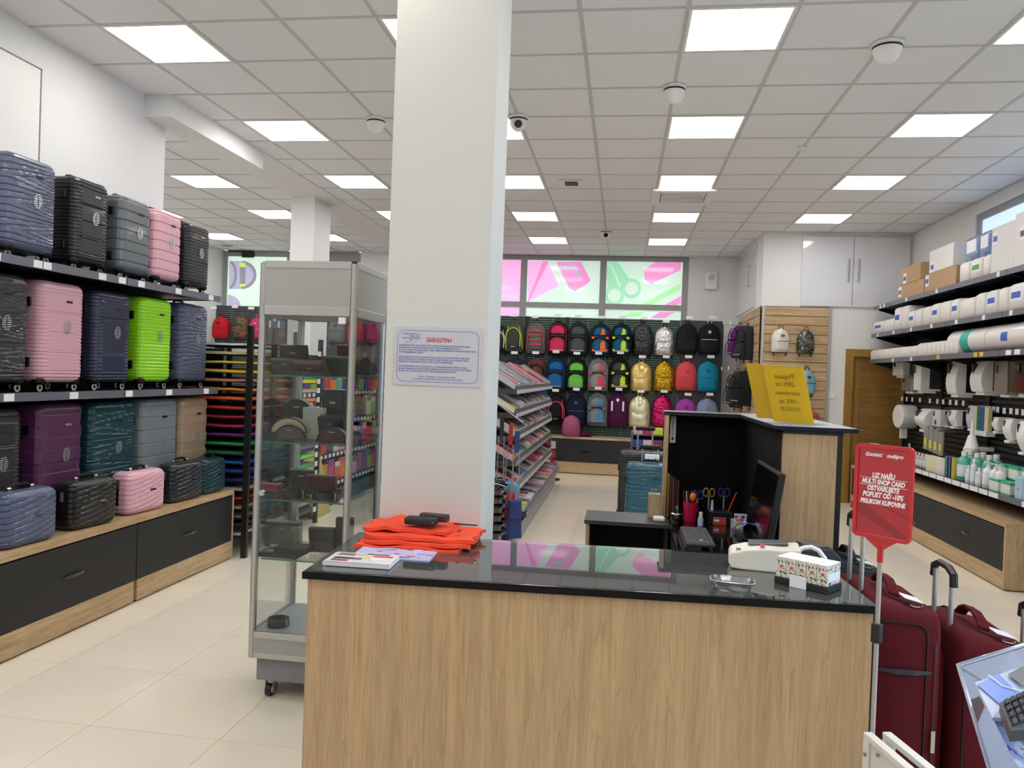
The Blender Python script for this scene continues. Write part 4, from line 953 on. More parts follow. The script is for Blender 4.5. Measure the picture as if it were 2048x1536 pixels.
def belt(lab,px,Y,r,c,zb,h=.038):
    x=ony(px,990,Y).x; t=thing('coiled_belt',lab,'belt',(x,Y,zb),group='coiled belts in the display case')
    MB().lathe([(r,0),(r,h),(r-.004,h),(r-.004,0)],n=26,cap=False).build('strap',leath(c),t,smooth=True)
    MB().lathe([(r*.78,.002),(r*.78,h-.002),(r*.78-.004,h-.002),(r*.78-.004,.002)],n=26,cap=False).build('inner_coil',leath(c),t,smooth=True)
    MB().tube([(r*.9,-r*.5,h*.1),(r*1.05,-r*.5,h*.1),(r*1.05,-r*.5,h*.95),(r*.9,-r*.5,h*.95)],.003).build('buckle',CHROME,t,smooth=True)
belt('dark brown coiled belt on the third glass shelf',588,3.56,.055,'2c1210',.954); belt('black coiled belt right of the brown one on the third glass shelf',650,3.55,.06,'191a1e',.954)
wallet('red-brown leather pouch standing on the third glass shelf',646,955,3.70,.15,.10,.03,'5a2415',-.25,0,False)
wallet('dark grey purse at the back of the third glass shelf',608,950,3.8,.13,.11,.03,'2a2a28',-.25)
wallet('red clutch lying at the left of the third glass shelf',540,975,3.72,.11,.035,.06,'8a2f2a',0,0,False)
o=box('belt_box',BLKM,-.08,.08,-.035,.035,0,.03,bev=.003); solo(o,'flat black box under the red-brown pouch on the third glass shelf','box',(ony(646,985,3.70).x,3.70,.954))
SHELFZ=.67
wallet('open dark gift box with brown wallet on the lower glass shelf',647,1070,3.68,.13,.13,.03,'26241f',-.25,.1,False,'4a3024')
wallet('large dark briefcase style bag at the left of the lower glass shelf',568,1050,3.78,.19,.12,.05,'262826',-.1,0)
wallet('black upright box at the right of the lower glass shelf',690,1050,3.72,.09,.17,.03,'15161a',0,.2,False)
t=thing('gift_box','open black gift box lying in front on the lower glass shelf','box',(ony(580,1105,3.55).x,3.55,.671))
box('base',BLKM,-.14,.06,-.06,.05,0,.022,t,bev=.003); box('lid',BLKM,-.06,.10,-.05,.06,.023,.05,t,bev=.003); box('inlay',GPL,-.11,-.06,-.04,.0,.0225,.024,t)
o=box('acrylic_stand',glass('clear_acrylic'),-.06,.06,-.05,.05,0,.11); solo(o,'clear acrylic block on the lower glass shelf','stand',(ony(570,1060,3.64).x,3.66,.671))
SHELFZ=.325
t=thing('gift_box','open black jewellery box standing on the bottom of the display case','box',(-1.36,3.72,.326))
box('base',BLKM,-.09,.09,-.05,.05,0,.06,t,bev=.003); box('lid',BLKM,-.065,.09,.03,.05,.06,.19,t,bev=.003); box('lid_rim',GPL,-.07,-.062,.02,.055,.06,.195,t); box('lid_rim',GPL,-.07,.09,.02,.055,.19,.197,t)
belt('black coiled belt on the bottom of the display case',565,3.56,.052,'111214',.326,.036); bpy.data.objects
o=box('price_tag',CARD,-.02,.02,-.03,.03,0,.003); solo(o,'white price tag beside the belt at the bottom of the display case','tag',(-1.42,3.52,.3265),.5)
# ================================================================ RIGHT SHELVING
rs=thing('hygiene_shelving','black wall shelving of white hygiene goods along the right wall','shelving',(0,0,0))
RY0,RY1=3.7,10.95
g=MB(); z=.6
while z<2.62: g.box(RX-.06,RX-.054,RY0,RY1,z,z+.036); z+=.058
g.box(RX-.03,RX-.02,RY0,RY1,.55,2.66); g.build('back_panel',mat('dark_slotted_panel','26282c',.5,metal=.2),rs,kind='stuff')
for k in range(7): box('upright',BLK,RX-.08,RX-.04,10.9-k*1.2,10.94-k*1.2,.56,2.72,rs)
ZR=(2.655,2.285,1.945,.715); XR=(3.27,3.25,3.24,3.20)
def ry(px,py,X=3.25): return onx(px,py,X).y
tg=[[1763,1770,1815,1876,2000],[1757,1789,1824,1865,1915,1970,2025],[1787,1824],[]]
Yl=mat('yellow_price_card','d3b02c',.6)
for k,(z,X) in enumerate(zip(ZR,XR)):
    py=(590,650,715,970)[k]
    tags=[(ry(x,[600-(x-1745)*.27,660-(x-1745)*.13,720-(x-1745)*.07,0][k],X),.055) for x in tg[k]]
    if k==2: tags+=[(ry(x,712,X),(.07,Yl)) for x in (1879,1954,1966)]+[(ry(x,702,X),.09) for x in (2022,2040)]
    if k==3: tags=[(6.0+j*.19,.165) for j in range(22) if j not in (4,5)]
    sk=shelf('%s wall shelf from the top on the right, anthracite with grey price rail'%ORD[k],X+.01,RX-.062,RY0,RY1,z,X+.01,tags,lip=.045)
    for y in [10.9-j*1.2 for j in range(7)]: MB().prism([(RX-.06,z-.03),(X+.05,z-.03),(X+.05,z-.05),(RX-.06,z-.16)],lambda a,b,t,y=y:(a,y+t*.012,b),0,1).build('bracket',BLK,sk)
CARDB=mat('brown_cardboard','b0906c',.75,noise=.05); CARDW=mat('white_carton','d9d6d4',.7); BLUEL=mat('blue_label','3a5fb8',.5); GRNL=mat('green_label','4f9a3a',.5); TEALL=mat('teal_tape','2aa79a',.4)
def carton(nm,lab,xa,xb,py,z0,h,m,dep=.35,lx=None,lab2=BLUEL,X=3.28,cat='box',lz=.5):
    y1=onx(xa,py,X).y; y0=onx(xb,py,X).y
    t=thing(nm,lab,cat,(X,y0,z0)); box('body',m,0,dep,0,y1-y0,0,h,t,bev=.004)
    if lx is not None:
        a=(y1-y0)*lx; w=.09; zc_=h*lz
        box('label',CARD,-.003,0,a,a+w,zc_-.06,zc_+.06,t); box('label_print',lab2,-.004,-.003,a+.008,a+w-.008,zc_-.028,zc_+.022,t); 
    return t
Z=ZR[0]
carton('cardboard_box','brown cardboard box with blue label, bottom left on the top right shelf',1794,1847,582,Z,.17,CARDB,.36,.82,lz=.55)
carton('cardboard_box','brown cardboard box stacked on another at the far end of the top right shelf',1802,1841,545,Z+.172,.20,CARDB,.36,.70,lz=.35)
carton('cardboard_box','brown cardboard box with blue label under the white carton, top right shelf',1849.5,1911,570,Z,.20,CARDB,.36,.86,lz=.62)
carton('white_carton','white carton on top of a brown box, top right shelf',1859,1906,520,Z+.202,.24,CARDW,.30,.78,lz=.25)
def pack(nm,lab,xa,xb,py,z0,h,dep=.22,X=3.28,lb=None,r=.03,m=None,grp=None):
    y1=onx(xa,py,X).y; y0=onx(xb,py,X).y-.0; w=y1-y0-.006
    t=thing(nm,lab,'paper pack',(X+dep/2,(y0+y1)/2,z0),0,grp)
    m=m or mat('white_wrapped_paper','dad6d0',.45,bump=.3,bscale=30)
    rr_=MB(); e=min(r,w*.35)
    def ring(z,s): 
        o=[]
        for sx,sy in ((-1,-1),(1,-1),(1,1),(-1,1)):
            for k in range(4):
                a=math.atan2(sy,sx)-math.pi/4+math.pi/2*k/3
                o.append((sx*(dep/2-e)+e*math.cos(a)-sx*(1-s)*.02,sy*(w/2-e)+e*math.sin(a)-sy*(1-s)*.02,z))
        return o
    rr_.loft([ring(0,.5),ring(.012,1),ring(h-.02,1),ring(h,0)]).build('body',m,t,smooth=True)
    if lb: box('label',CARD,-dep/2-.002,-dep/2+.001,-w*.32,w*.32,h*.35,h*.85,t); box('label_print',lb,-dep/2-.003,-dep/2-.0015,-w*.28,w*.28,h*.45,h*.68,t)
    return t
G1='white paper packs on the top right shelf'
for xa,xb,lb,lab in ((1917,1938,None,'plain white paper pack beside the brown boxes on the top right shelf'),(1938,1963,GRNL,'white paper pack with green label on the top right shelf'),(1963,1980,None,'plain white paper pack right of the green-labelled one, top right shelf')):
    pack('paper_pack',lab,xa,xb,560,Z,.20,.22,3.29,lb,grp=G1)
for xa,xb,lab in ((1929,1958,'blue plastic bag with white print lying on the packs of the top right shelf'),(1957,1981,'blue plastic bag further right on the packs of the top right shelf')):
    pack('plastic_bag',lab,xa,xb,490,Z+.205,.24,.16,3.33,CARD,.05,mat('blue_plastic_bag','7d92bd',.2,coat=.6,bump=.6,bscale=25,noise=.4,nscale=14))
carton('white_carton','large white carton with blue label on the top right shelf',1981,2026,540,Z,.42,CARDW,.36,.72,lz=.75)
carton('white_carton','large white carton with dark print at the right photo edge, top right shelf',2027,2110,530,Z,.46,CARDW,.36,.72,mat('plum_print','6b2a5a',.5),lz=.6)
carton('white_carton','white carton on the top right shelf just outside the photo edge',2112,2300,520,Z,.40,CARDW,.36,None)
Z=ZR[1]; bd=[100,235,365,460,545,635,730,835,945,1085,1200,1400,1530,1690,1820,2035]; hs=[.165,.165,.28,.28,.2,.21,.21,.22,.22,.22,.2,.22,.22,.22,.23]
lbl={0,2,4,7,9,12,14}
for k in range(15):
    pack('paper_pack','white paper pack%s on the second right shelf, %s from its far end'%(' with blue label' if k in lbl else '',ORD[k]),1730+bd[k]/6.4,1730+bd[k+1]/6.4,650-k*2,Z,hs[k],.22,3.27,BLUEL if k in lbl else None,grp='white paper packs on the second right shelf')
for k in range(3): pack('paper_pack','white paper pack at the near end of the second right shelf, %s beyond the photo'%ORD[k],2052+k*50,2100+k*50,620,Z,.22,.22,3.27,None,grp='white paper packs on the second right shelf')
Z=ZR[2]; bd=[70,118,166,214,262,310,358,400,440,575,665,790,850,905,960,1015,1070,1130,1185]
for k in range(len(bd)-1):
    pack('napkin_pack','white napkin pack on the third right shelf, %s from its far end'%ORD[k],1730+bd[k]/6.4,1730+bd[k+1]/6.4,700,Z,.13+.02*(k>9),.26,3.25,None,r=.012,m=mat('white_tissue','d6cfca',.6,bump=.3,bscale=40),grp='napkin packs on the third right shelf')
for xa,xb,m2,lab in ((1186,1680,TEALL,'long white roll with a teal band on the third right shelf'),(1690,2500,BLUEL,'long white roll with a blue label on the third right shelf')):
    y1=onx(1730+xa/6.4,685,3.36).y; y0=onx(1730+xb/6.4,685,3.36).y; r=.125
    t=thing('wrapped_roll',lab,'roll',(3.38,y0,Z+r))
    MB().cyl((0,0,0),(0,y1-y0,0),r,n=28).build('body',mat('glossy_white_wrap','e0dcd8',.2,coat=.5),t,smooth=True)
    a=(y1-y0)*.42; w=(y1-y0)*.22
    if m2 is TEALL: MB().loft([[(math.cos(q)*(r+.001),y,math.sin(q)*(r+.001)) for q in [math.pi*(.55+.9*i/12) for i in range(13)]] for y in (a,a+w)],cap=False,closed=False).build('band',m2,t)
    else:
        a=(y1-y0)*.60; MB().loft([[(math.cos(q)*(r+.001),y,math.sin(q)*(r+.001)) for q in [math.pi*(.9+.2*i/6) for i in range(7)]] for y in (a,a+.12)],cap=False,closed=False).build('label',m2,t)
# dispensers on the back panel
XB=RX-.06
def disp(lab,xa,xb,py0,py1,fc,side,kind='box',X=3.46,win=None):
    pm=(py0+py1)/2; y1=onx(xa,pm,X).y; y0=onx(xb,pm,X).y; z1=onx((xa+xb)/2,py0,X).z; z0=onx((xa+xb)/2,py1,X).z
    w=y1-y0; h=z1-z0; d=XB-X
    t=thing('soap_dispenser' if kind in('soap','thin') else 'towel_dispenser',lab,'dispenser',(XB,(y0+y1)/2,z0))
    if kind=='jumbo':
        pts=[(w/2*math.cos(2*math.pi*k/24),h/2+h/2*math.sin(2*math.pi*k/24)) for k in range(24)]
        MB().prism(pts,lambda a,b,q:(-d+q,a,b),0,d).build('housing',fc,t,bev=.02); box('nozzle',WPL,-d*.8,-d*.4,-.02,.02,-.13,.05,t,bev=.006)
    else:
        n=9; R=[]
        for k in range(n+1):
            u=k/n; bulge={'curve':.75+.25*math.sin(math.pi*(u*.8+.2)),'box':.97,'tri':.65+.35*math.sin(math.pi*u),'soap':.7+.3*math.sin(math.pi*(u*.7+.1)),'thin':.8+.2*math.sin(math.pi*u)}[kind]
            R.append([(0,-w/2,h*u),(-d*bulge,-w/2,h*u),(-d*bulge,w/2,h*u),(0,w/2,h*u)])
        MB().loft(R).build('housing',fc,t,bev=.012,seg=2)
        R=[[(-.0,-w/2-.002,h*.06),(-d*.55,-w/2-.002,h*.06),(-d*.55,-w/2-.002,h*.95),(0,-w/2-.002,h*.95)],[(-.0,-w/2,h*.06),(-d*.55,-w/2,h*.06),(-d*.55,-w/2,h*.95),(0,-w/2,h*.95)]]
        MB().loft(R).build('side_shell',side,t)
        if win: box('window',win,-d*1.0-.002,-d*.5,-w*.06,w*.06,h*.15,h*.4,t)
        box('window_slot',BLKG,-d*.99-.004,-d*.7,w*.18,w*.30,h*.62,h*.9,t,bev=.002)
        if kind in ('soap','thin'): box('push_lever',WPL,-d*.95,-d*.4,-w*.3,w*.3,-.025,.0,t,bev=.004)
        else: box('paper_slot',WPL,-d*.8,-d*.2,-w*.35,w*.35,-.03,.0,t,bev=.004)
    return t
cx_=lambda v:1730+v/6.4
cy_=lambda v:640+v/6.4
R1=[(345,470,530,710,WPL,GPL,'box','small white paper dispenser at the far end, upper row'),
 (455,590,735,910,STEEL,WPL,'box','small steel dispenser under the small white one, upper row'),
 (612,700,545,900,WPL,DGPL,'box','large white towel dispenser with a dark side, upper row'),
 (1030,1150,520,950,WPL,mat('smoky_brown_plastic','2a1a1c',.12,coat=.6),'curve','white towel dispenser with smoky brown cover, upper row'),
 (1335,1480,520,920,WPL,STEEL,'curve','white curved towel dispenser with a grey side, upper row'),
 (1640,1800,520,945,mat('grey_beige_metal','8b8178',.4,metal=.3),WPL,'box','grey metal towel dispenser with a slim black slot, upper row'),
 (1830,2300,505,945,BLKG,BLKM,'box','wide black towel dispenser at the right photo edge, upper row')]
for a,b,c,d_,f_,s_,k_,lab in R1: disp(lab,cx_(a),cx_(b),cy_(c),cy_(d_),f_,s_,k_,X=3.50 if a<600 else 3.46)
disp('round white jumbo roll dispenser with a nozzle, lower row',cx_(345),cx_(480),cy_(1080),cy_(1385),WPL,GPL,'jumbo',3.5)
disp('white rounded jumbo dispenser right of the round one, lower row',cx_(625),cx_(745),cy_(1130),cy_(1400),WPL,GPL,'tri',3.46)
disp('light grey dispenser with a red label, lower row',cx_(850),cx_(950),cy_(1145),cy_(1370),mat('light_grey_plastic','c8cad2',.4),WPL,'box',3.5,mat('wine_label','6a1a2a',.5))
disp('slim steel soap dispenser, lower row',cx_(1012),cx_(1050),cy_(1150),cy_(1350),STEEL,GPL,'thin',3.56)
disp('white soap dispenser with black side, lower row',cx_(1062),cx_(1140),cy_(1150),cy_(1360),WPL,BLKM,'soap',3.52)
disp('tall narrow white dispenser above the cup tube, lower row',cx_(1285),cx_(1400),cy_(1095),cy_(1390),mat('light_grey_plastic','c8cad2',.4),WPL,'thin',3.58)
disp('small white soap dispenser beside the coloured packets, lower row',cx_(1610),cx_(1680),cy_(1240),cy_(1420),WPL,BLKM,'soap',3.54)
disp('white soap dispenser in the lower row, second from the right photo edge',cx_(1750),cx_(1850),cy_(1260),cy_(1540),WPL,BLKM,'soap',3.5)
disp('white soap dispenser with a round button at the right photo edge, lower row',cx_(1925),cx_(2030),cy_(1290),cy_(1690),WPL,BLKM,'soap',3.46)
# cup tube
p=onx(cx_(1370),cy_(1480),3.5); t=thing('cup_dispenser','white conical cup dispenser tube on the slotted panel','dispenser',p)
MB().lathe([(.035,-.0),(.065,-.12),(.075,-.125),(.075,-.16),(.06,-.165),(.055,-.36),(.03,-.40),(.004,-.40)],n=20).lathe([(.01,.16),(.022,.0)],n=16).build('tube',WPL,t,smooth=True); box('wall_mount',WPL,0,.2,-.03,.03,-.15,-.11,t)
pk_=thing('packet_holder','holder with cream, green and blue packets on the slotted panel','packets',onx(cx_(1515),cy_(1420),3.6))
for k,c in enumerate(('cdc6ac','1f6a4a','2c4fa8','d6cd9a')): box('packet',mat('packet_'+c,c,.5),-.02,.02,.12-k*.085,.20-k*.085,0,.24,pk_,bev=.003)
box('holder_tray',WPL,-.035,.05,-.14,.21,-.05,.0,pk_)
for k in range(4):
    p=onx(cx_(790+k*62),cy_(1430+k*24),3.42); t=thing('blister_bag','clear hanging bag with a yellow sticker, %s from the left under the dispensers'%ORD[k],'bag',p,group='clear hanging bags')
    box('clear_bag',mat('cloudy_film','8a8a86',.2,coat=.6),-.01,.01,-.06,.06,-.2,.06,t,bev=.004); box('sticker',mat('yellow_sticker','d3c23a',.5),-.012,-.0105,-.035,.035,-.16,-.07,t); box('hook',STEEL,0,XB-3.42-.01,-.004,.004,.06,.068,t)
for v,w in ((475,1005),(535,1010),(607,1015),(705,1022),(832,1032),(928,1040),(1003,1045),(1092,1052),(1170,1056),(1260,1062),(1785,1158),(1870,1163),(1947,1170),(2025,1180),(570,1605),(1500,1130),(1550,1133),(1600,1137),(1650,1140),(1700,1145)):
    p=onx(cx_(v),cy_(w),XB-.05); y=p.y; box('price_card',CARD,XB-.053,XB-.05,y-.03,y+.03,p.z-.03,p.z+.025,rs)
# bottles, bottom shelf
Z=ZR[3]
def bottle(lab,px,py,X,r,h,c,cap='white',kind='b',grp='bottles on the lower right shelf'):
    y=onx(px,py,X).y; t=thing('bottle',lab,'bottle',(X+r,y,Z),0,grp)
    m=mat('bottle_'+c,c,.2,coat=.4)
    MB().lathe([(r*.9,0),(r,.008),(r,h*.68),(r*.85,h*.76),(r*.38,h*.84),(r*.36,h*.88)],n=14).build('body',m,t,smooth=True)
    cm=WPL
    if kind=='pump': MB().lathe([(r*.4,h*.86),(r*.4,h*.93),(r*.12,h*.94),(r*.12,h*1.03)],n=10).build('cap',cm,t); box('pump_head',cm,-r*.9,r*.2,-.008,.008,h*1.02,h*1.07,t,bev=.003)
    else: MB().lathe([(r*.46,h*.85),(r*.46,h),(r*.1,h)],n=12).build('cap',cm,t,smooth=True)
    MB().loft([[(math.cos(q)*(r+.0008),math.sin(q)*(r+.0008),z) for q in [math.pi*(.62+.9*i/8) for i in range(9)]] for z in (h*.15,h*.55)],cap=False,closed=False).build('label',mat('bottle_label','d9e0e2',.5),t)
    return t
for k in range(6): bottle('small grey-white spray bottle with white cap, %s from the far end of the lower shelf'%ORD[k],cx_(640+k*44),cy_(980+180),3.28,.03,.16,'b9b6b8')
for k in range(6):
    c=['d9d2b4','d8d0b0','d6cfb2','dcd4cc','d6d0c8','d0cabc'][k]
    y=onx(cx_(790+k*44),960,3.24).y; o=box('carton_sachet',mat('sachet_'+c,c,.5),-.02,.04,-.045,.045,0,.17,bev=.003); solo(o,'cream upright carton on the lower right shelf, %s from the left'%ORD[k],'carton',(3.26,y,Z),group='cream cartons on the lower right shelf')
for a,c,n_ in ((1050,'3a6f7a','blue-green'),(1088,'4a5a8a','blue'),(1125,'a8a84a','olive')):
    y=onx(cx_(a),955,3.24).y; o=box('refill_carton',mat('refill_'+c,c,.4),-.02,.05,-.05,.05,0,.21,bev=.003); solo(o,n_+' upright refill carton in the middle of the lower right shelf','carton',(3.25,y,Z))
for k,(a,b,X) in enumerate(((1180,560,3.25),(1260,560,3.38),(1345,560,3.32),(1420,570,3.42),(1500,580,3.34),(1590,580,3.45))):
    bottle('large clear teal bottle with white cap, %s from the left on the lower right shelf'%ORD[k],cx_(a),945,X,.06,.28,'5fae9f' if k%2==0 else '7ab8ae')
for k,a in enumerate((1280,1345,1410)): bottle('small white bottle in front of the teal bottles, %s from the left'%ORD[k],cx_(a),970,3.23,.03,.17 if k!=1 else .24,'cfd4d8')
for k,a in enumerate((1500,1590,1660)): bottle('white pump bottle on the lower right shelf, %s from the left'%ORD[k],cx_(a),975,3.25,.045,.22,'e0dde4',kind='pump')
for k,(a,zz_,X) in enumerate(((1640,0,3.24),(1790,0,3.24),(1900,.0,3.36),(1720,.12,3.34),(1880,.12,3.34),(2050,.12,3.36))):
    y=onx(cx_(a),985,X).y; t=thing('soap_box','white and green soap box, %s of the pile near the right photo edge'%ORD[k],'box',(X,y,Z+zz_),0,'white and green soap boxes')
    box('body',mat('soap_carton','dcdcd6',.4),0,.10,-.08,.08,0,.11,t,bev=.003); box('green_band',mat('mint_green_band','3fae86',.4),-.001,.101,-.081,.081,.09,.112,t); box('green_foot',mat('mint_green_band','3fae86',.4),-.001,.101,-.081,.081,-.0,.012,t)
for k,a in enumerate((1950,2060)):
    y=onx(cx_(a),1000,3.22).y; t=thing('refill_pouch','light blue pouch with an orange spot, %s at the right photo edge'%ORD[k],'pouch',(3.24,y,Z),0,'light blue pouches'); box('pouch',mat('light_blue_pouch','a4c4dc',.3,coat=.4),-.02,.03,-.06,.06,0,.19,t,bev=.01); box('spot',mat('orange_spot','d8902a',.5),-.0215,-.0205,-.015,.015,.07,.1,t)
for k in range(4):
    y=onx(cx_(110+k*75),900,3.36).y; o=MB().loft(dome_rings(.22,.12,.2,0,0,top=.2)).build('cloth_bundle',mat('pale_green_cloth','b9c2b2',.7,bump=.6,bscale=30),smooth=True); solo(o,'bundle of pale cloths on the lower right shelf, %s from the door'%ORD[k],'cloths',(3.42,y,Z),R90*-1,'cloth bundles')
for k in range(8):
    o=box('white_carton',CARDW,0,.25,-.1,.1,0,.22,bev=.004); solo(o,'white carton on the near part of the lower right shelf, %s from the pouches'%ORD[k],'box',(3.25,5.9-k*.23,Z),group='white cartons outside the photo')
# ================================================================ COUNTER
CT=.90; Yf,Yb_=2.50,3.155; Xa,Xb=-1.055,.838
ct_=thing('counter','long shop counter with walnut laminate front and glossy black top','counter',(0,0,0),0)
an=math.radians(3.0)
ct_.rotation_euler=(0,0,0)
def CP(u,v): # u along front 0..1, v depth
    a=Vector((-1.041,2.474)); b=Vector((.822,2.576)); d=(b-a); n_=Vector((-d.y,d.x)).normalized(); p=a+d*u+n_*v; return p
def cbox(name,m,u0,u1,v0,v1,z0,z1,par,bev=0):
    P4=[CP(u0,v0),CP(u1,v0),CP(u1,v1),CP(u0,v1)]
    return MB().loft([[(p.x,p.y,z) for p in P4] for z in (z0,z1)]).build(name,m,par,bev=bev)
cbox('top_slab',mat('counter_top_black','141519',.13,spec=.6,coat=.8,bump=.03,bscale=6),0,1,0,.66,.876,.9,ct_,.0015)
cbox('front_panel',WCOUNT,.008,.995,.014,.032,.0,.874,ct_); 
cbox('side_panel',WCOUNT,.008,.018,.033,.63,.0,.874,ct_); cbox('side_panel',BLKM,.985,.995,.033,.63,.0,.874,ct_); cbox('inner_shelf',BLKM,.02,.98,.05,.6,.4,.42,ct_)
cbox('top_edge',mat('black_edge_band','08080a',.5,spec=.2),-.0005,1.0005,-.0012,0,.8755,.9003,ct_); cbox('protective_film',glass('clear_table_film',(.97,.98,.99),1.5,.03),.015,.985,.012,.63,.9003,.9010,ct_)
# items on the counter
def cz(px,py,z=.901): return onz(px,py,z)
# red bags stack
REDB=mat('orange_red_nonwoven','ec4a28',.75,bump=.2,bscale=600)
a=cz(700,1066); b=cz(965,1085)
for k,(x0,x1,y0,y1,th,lab) in enumerate(((-1.0,-.60,2.86,3.14,.012,'lowest orange-red carrier bags of the pile by the pillar'),(-.98,-.56,2.88,3.15,.012,'orange-red carrier bags in the middle of the pile by the pillar'),(-.98,-.55,2.9,3.155,.012,'orange-red carrier bag with cut handle hole near the top of the pile'),(-1.0,-.66,2.96,3.165,.014,'topmost orange-red carrier bag with white print under the wallets'))):
    n=16; z=.902+k*.0165; R=[]
    def zf(x,y,k=k): return z+.004*math.sin(x*26+k*1.7)*math.sin(y*19+k)+(.018*math.exp(-((x-x0-.09)/.04)**2)+.010*math.exp(-((x-x0-.2)/.04)**2))*(k==3)*(.4+.6*(y-y0)/(y1-y0))+.002
    t=thing('carrier_bag',lab,'bag',(0,0,0),0,'pile of orange-red carrier bags')
    m=MB(); vs=[];fs=[]
    for j in range(7):
        for i in range(n+1):
            x=x0+(x1-x0)*i/n; y=y0+(y1-y0)*j/6; vs.append((x+.012*math.sin(j*2+k),y+.03*(x-x0)+.008*math.sin(i*1.3+k),zf(x,y)+.007))
    N=len(vs); vs+=[(v[0],v[1],max(z-.006,v[2]-.0145)) for v in vs]
    w_=n+1
    for j in range(6):
        for i in range(n):
            q0=j*w_+i; fs+=[(q0,q0+1,q0+w_+1,q0+w_),(N+q0,N+q0+w_,N+q0+w_+1,N+q0+1)]
    for i in range(n): fs+=[(i,N+i,N+i+1,i+1),(6*w_+i,6*w_+i+1,N+6*w_+i+1,N+6*w_+i)]
    for j in range(6): fs+=[(j*w_,(j+1)*w_,N+(j+1)*w_,N+j*w_),(j*w_+n,N+j*w_+n,N+(j+1)*w_+n,(j+1)*w_+n)]
    m.add(vs,fs).build('bag_cloth',REDB,t,smooth=True)
    if k==3:
        pr_=MB()
        for i in range(9): pr_.box(-.86+i*.011,-.855+i*.011+(i%3)*.002,3.02+(i%2)*.008,3.035+(i%4)*.01,.984,.9845)
        pr_.build('white_print',mat('faded_white_print','f0a090',.6),t)
    if k==2: box('handle_hole',mat('dark_red_cloth','7a1a10',.8),-.625,-.61,2.97,3.02,.962,.9625,t); 
t=thing('wallet','long black leather wallet on the carrier bags, front one','wallet',(-.775,3.01,.976),-.03); box('body',BLKM,-.065,.065,-.03,.03,0,.028,t,bev=.008); box('clasp',STEEL,.05,.056,-.031,-.029,.012,.016,t)
t=thing('wallet','dark wallet lying behind the front wallet on the carrier bags','wallet',(-.735,3.06,.982),-.1); box('body',mat('dark_brown_leather','3a2f2c',.5),-.06,.06,-.02,.02,0,.03,t,bev=.006)
t=thing('pen','black pen lying on the carrier bags near the pillar edge','pen',(-.62,3.08,.972),-.05); MB().cyl((-.04,0,0),(.06,0,0),.003,n=8).build('barrel',BLK,t,smooth=True)
# leaflets and magazine
LB=mat('pale_blue_leaflet','b4c4ea',.35,coat=.2)
p=cz(755,1078); t=thing('leaflet','light blue leaflet with small pictures beside the carrier bags','leaflet',(-.80,2.80,.9015),.04)
box('sheet',LB,-.16,.13,-.085,.085,0,.004,t)
rnd=random.Random(3)
for i in range(22):
    x,y=rnd.uniform(-.15,.11),rnd.uniform(-.075,.07); box('picture',mat('leaflet_'+['c03048','8a2a4a','d8d8e8','5a78c8','e04a50'][i%5],['c03048','8a2a4a','d8d8e8','5a78c8','e04a50'][i%5],.4),x,x+rnd.uniform(.012,.035),y,y+rnd.uniform(.006,.014),.004,.0046,t)
p=cz(722,1090); t=thing('magazine','thick white magazine on the left corner of the counter','magazine',(-.885,2.635,.9015),.03)
box('pages',mat('page_white','d6d4d8',.5),-.115,.115,-.07,.065,.001,.017,t,bev=.002); MB().cyl((-.116,-.069,.009),(-.116,.064,.009),.009,n=10).build('spine',mat('page_white','d6d4d8',.5),t,smooth=True)
box('cover',mat('cover_white_gloss','e8e6ea',.2,coat=.5),-.115,.116,-.071,.066,.0172,.0185,t)
for i,(x,y,w_,h_,c) in enumerate(((-.1,.02,.06,.035,'8a6a4a'),(-.04,.03,.05,.02,'c8b890'),(-.1,-.03,.1,.025,'3a3050'),(-.03,-.01,.07,.012,'d8c840'),(.03,.02,.07,.018,'c83040'),(.03,-.03,.075,.03,'e8e0e0'),(-.1,-.06,.06,.02,'b02a4a'),(.0,.05,.08,.01,'2a2a30'))):
    box('cover_picture',mat('pic_'+c,c,.3),x,x+w_,y,y+h_,.0186,.019+i*.0001,t)
# clear coin dish
p=cz(1466,1178); t=thing('coin_dish','clear glass coin dish on the counter before the card printer','dish',(p.x,p.y+.02,.9015),-.12)
CG=glass('clear_dish_glass',(.96,.97,.98),1.2,.05)
def rrp(w,d,z,e=.45,n=32): return [(math.copysign(abs(math.cos(2*math.pi*i/n))**e,math.cos(2*math.pi*i/n))*w,math.copysign(abs(math.sin(2*math.pi*i/n))**e,math.sin(2*math.pi*i/n))*d,z) for i in range(n)]
MB().loft([rrp(.058,.038,0),rrp(.062,.042,.012),rrp(.072,.05,.026),rrp(.07,.048,.027),rrp(.058,.038,.014),rrp(.054,.034,.008)]).build('dish',CG,t,smooth=True)
MB().loft([rrp(.0722,.0502,.0255),rrp(.0732,.0512,.0268),rrp(.070,.048,.0278)],cap=False).build('rim',mat('pale_glass_rim','aab2ba',.1,coat=.8),t,smooth=True)
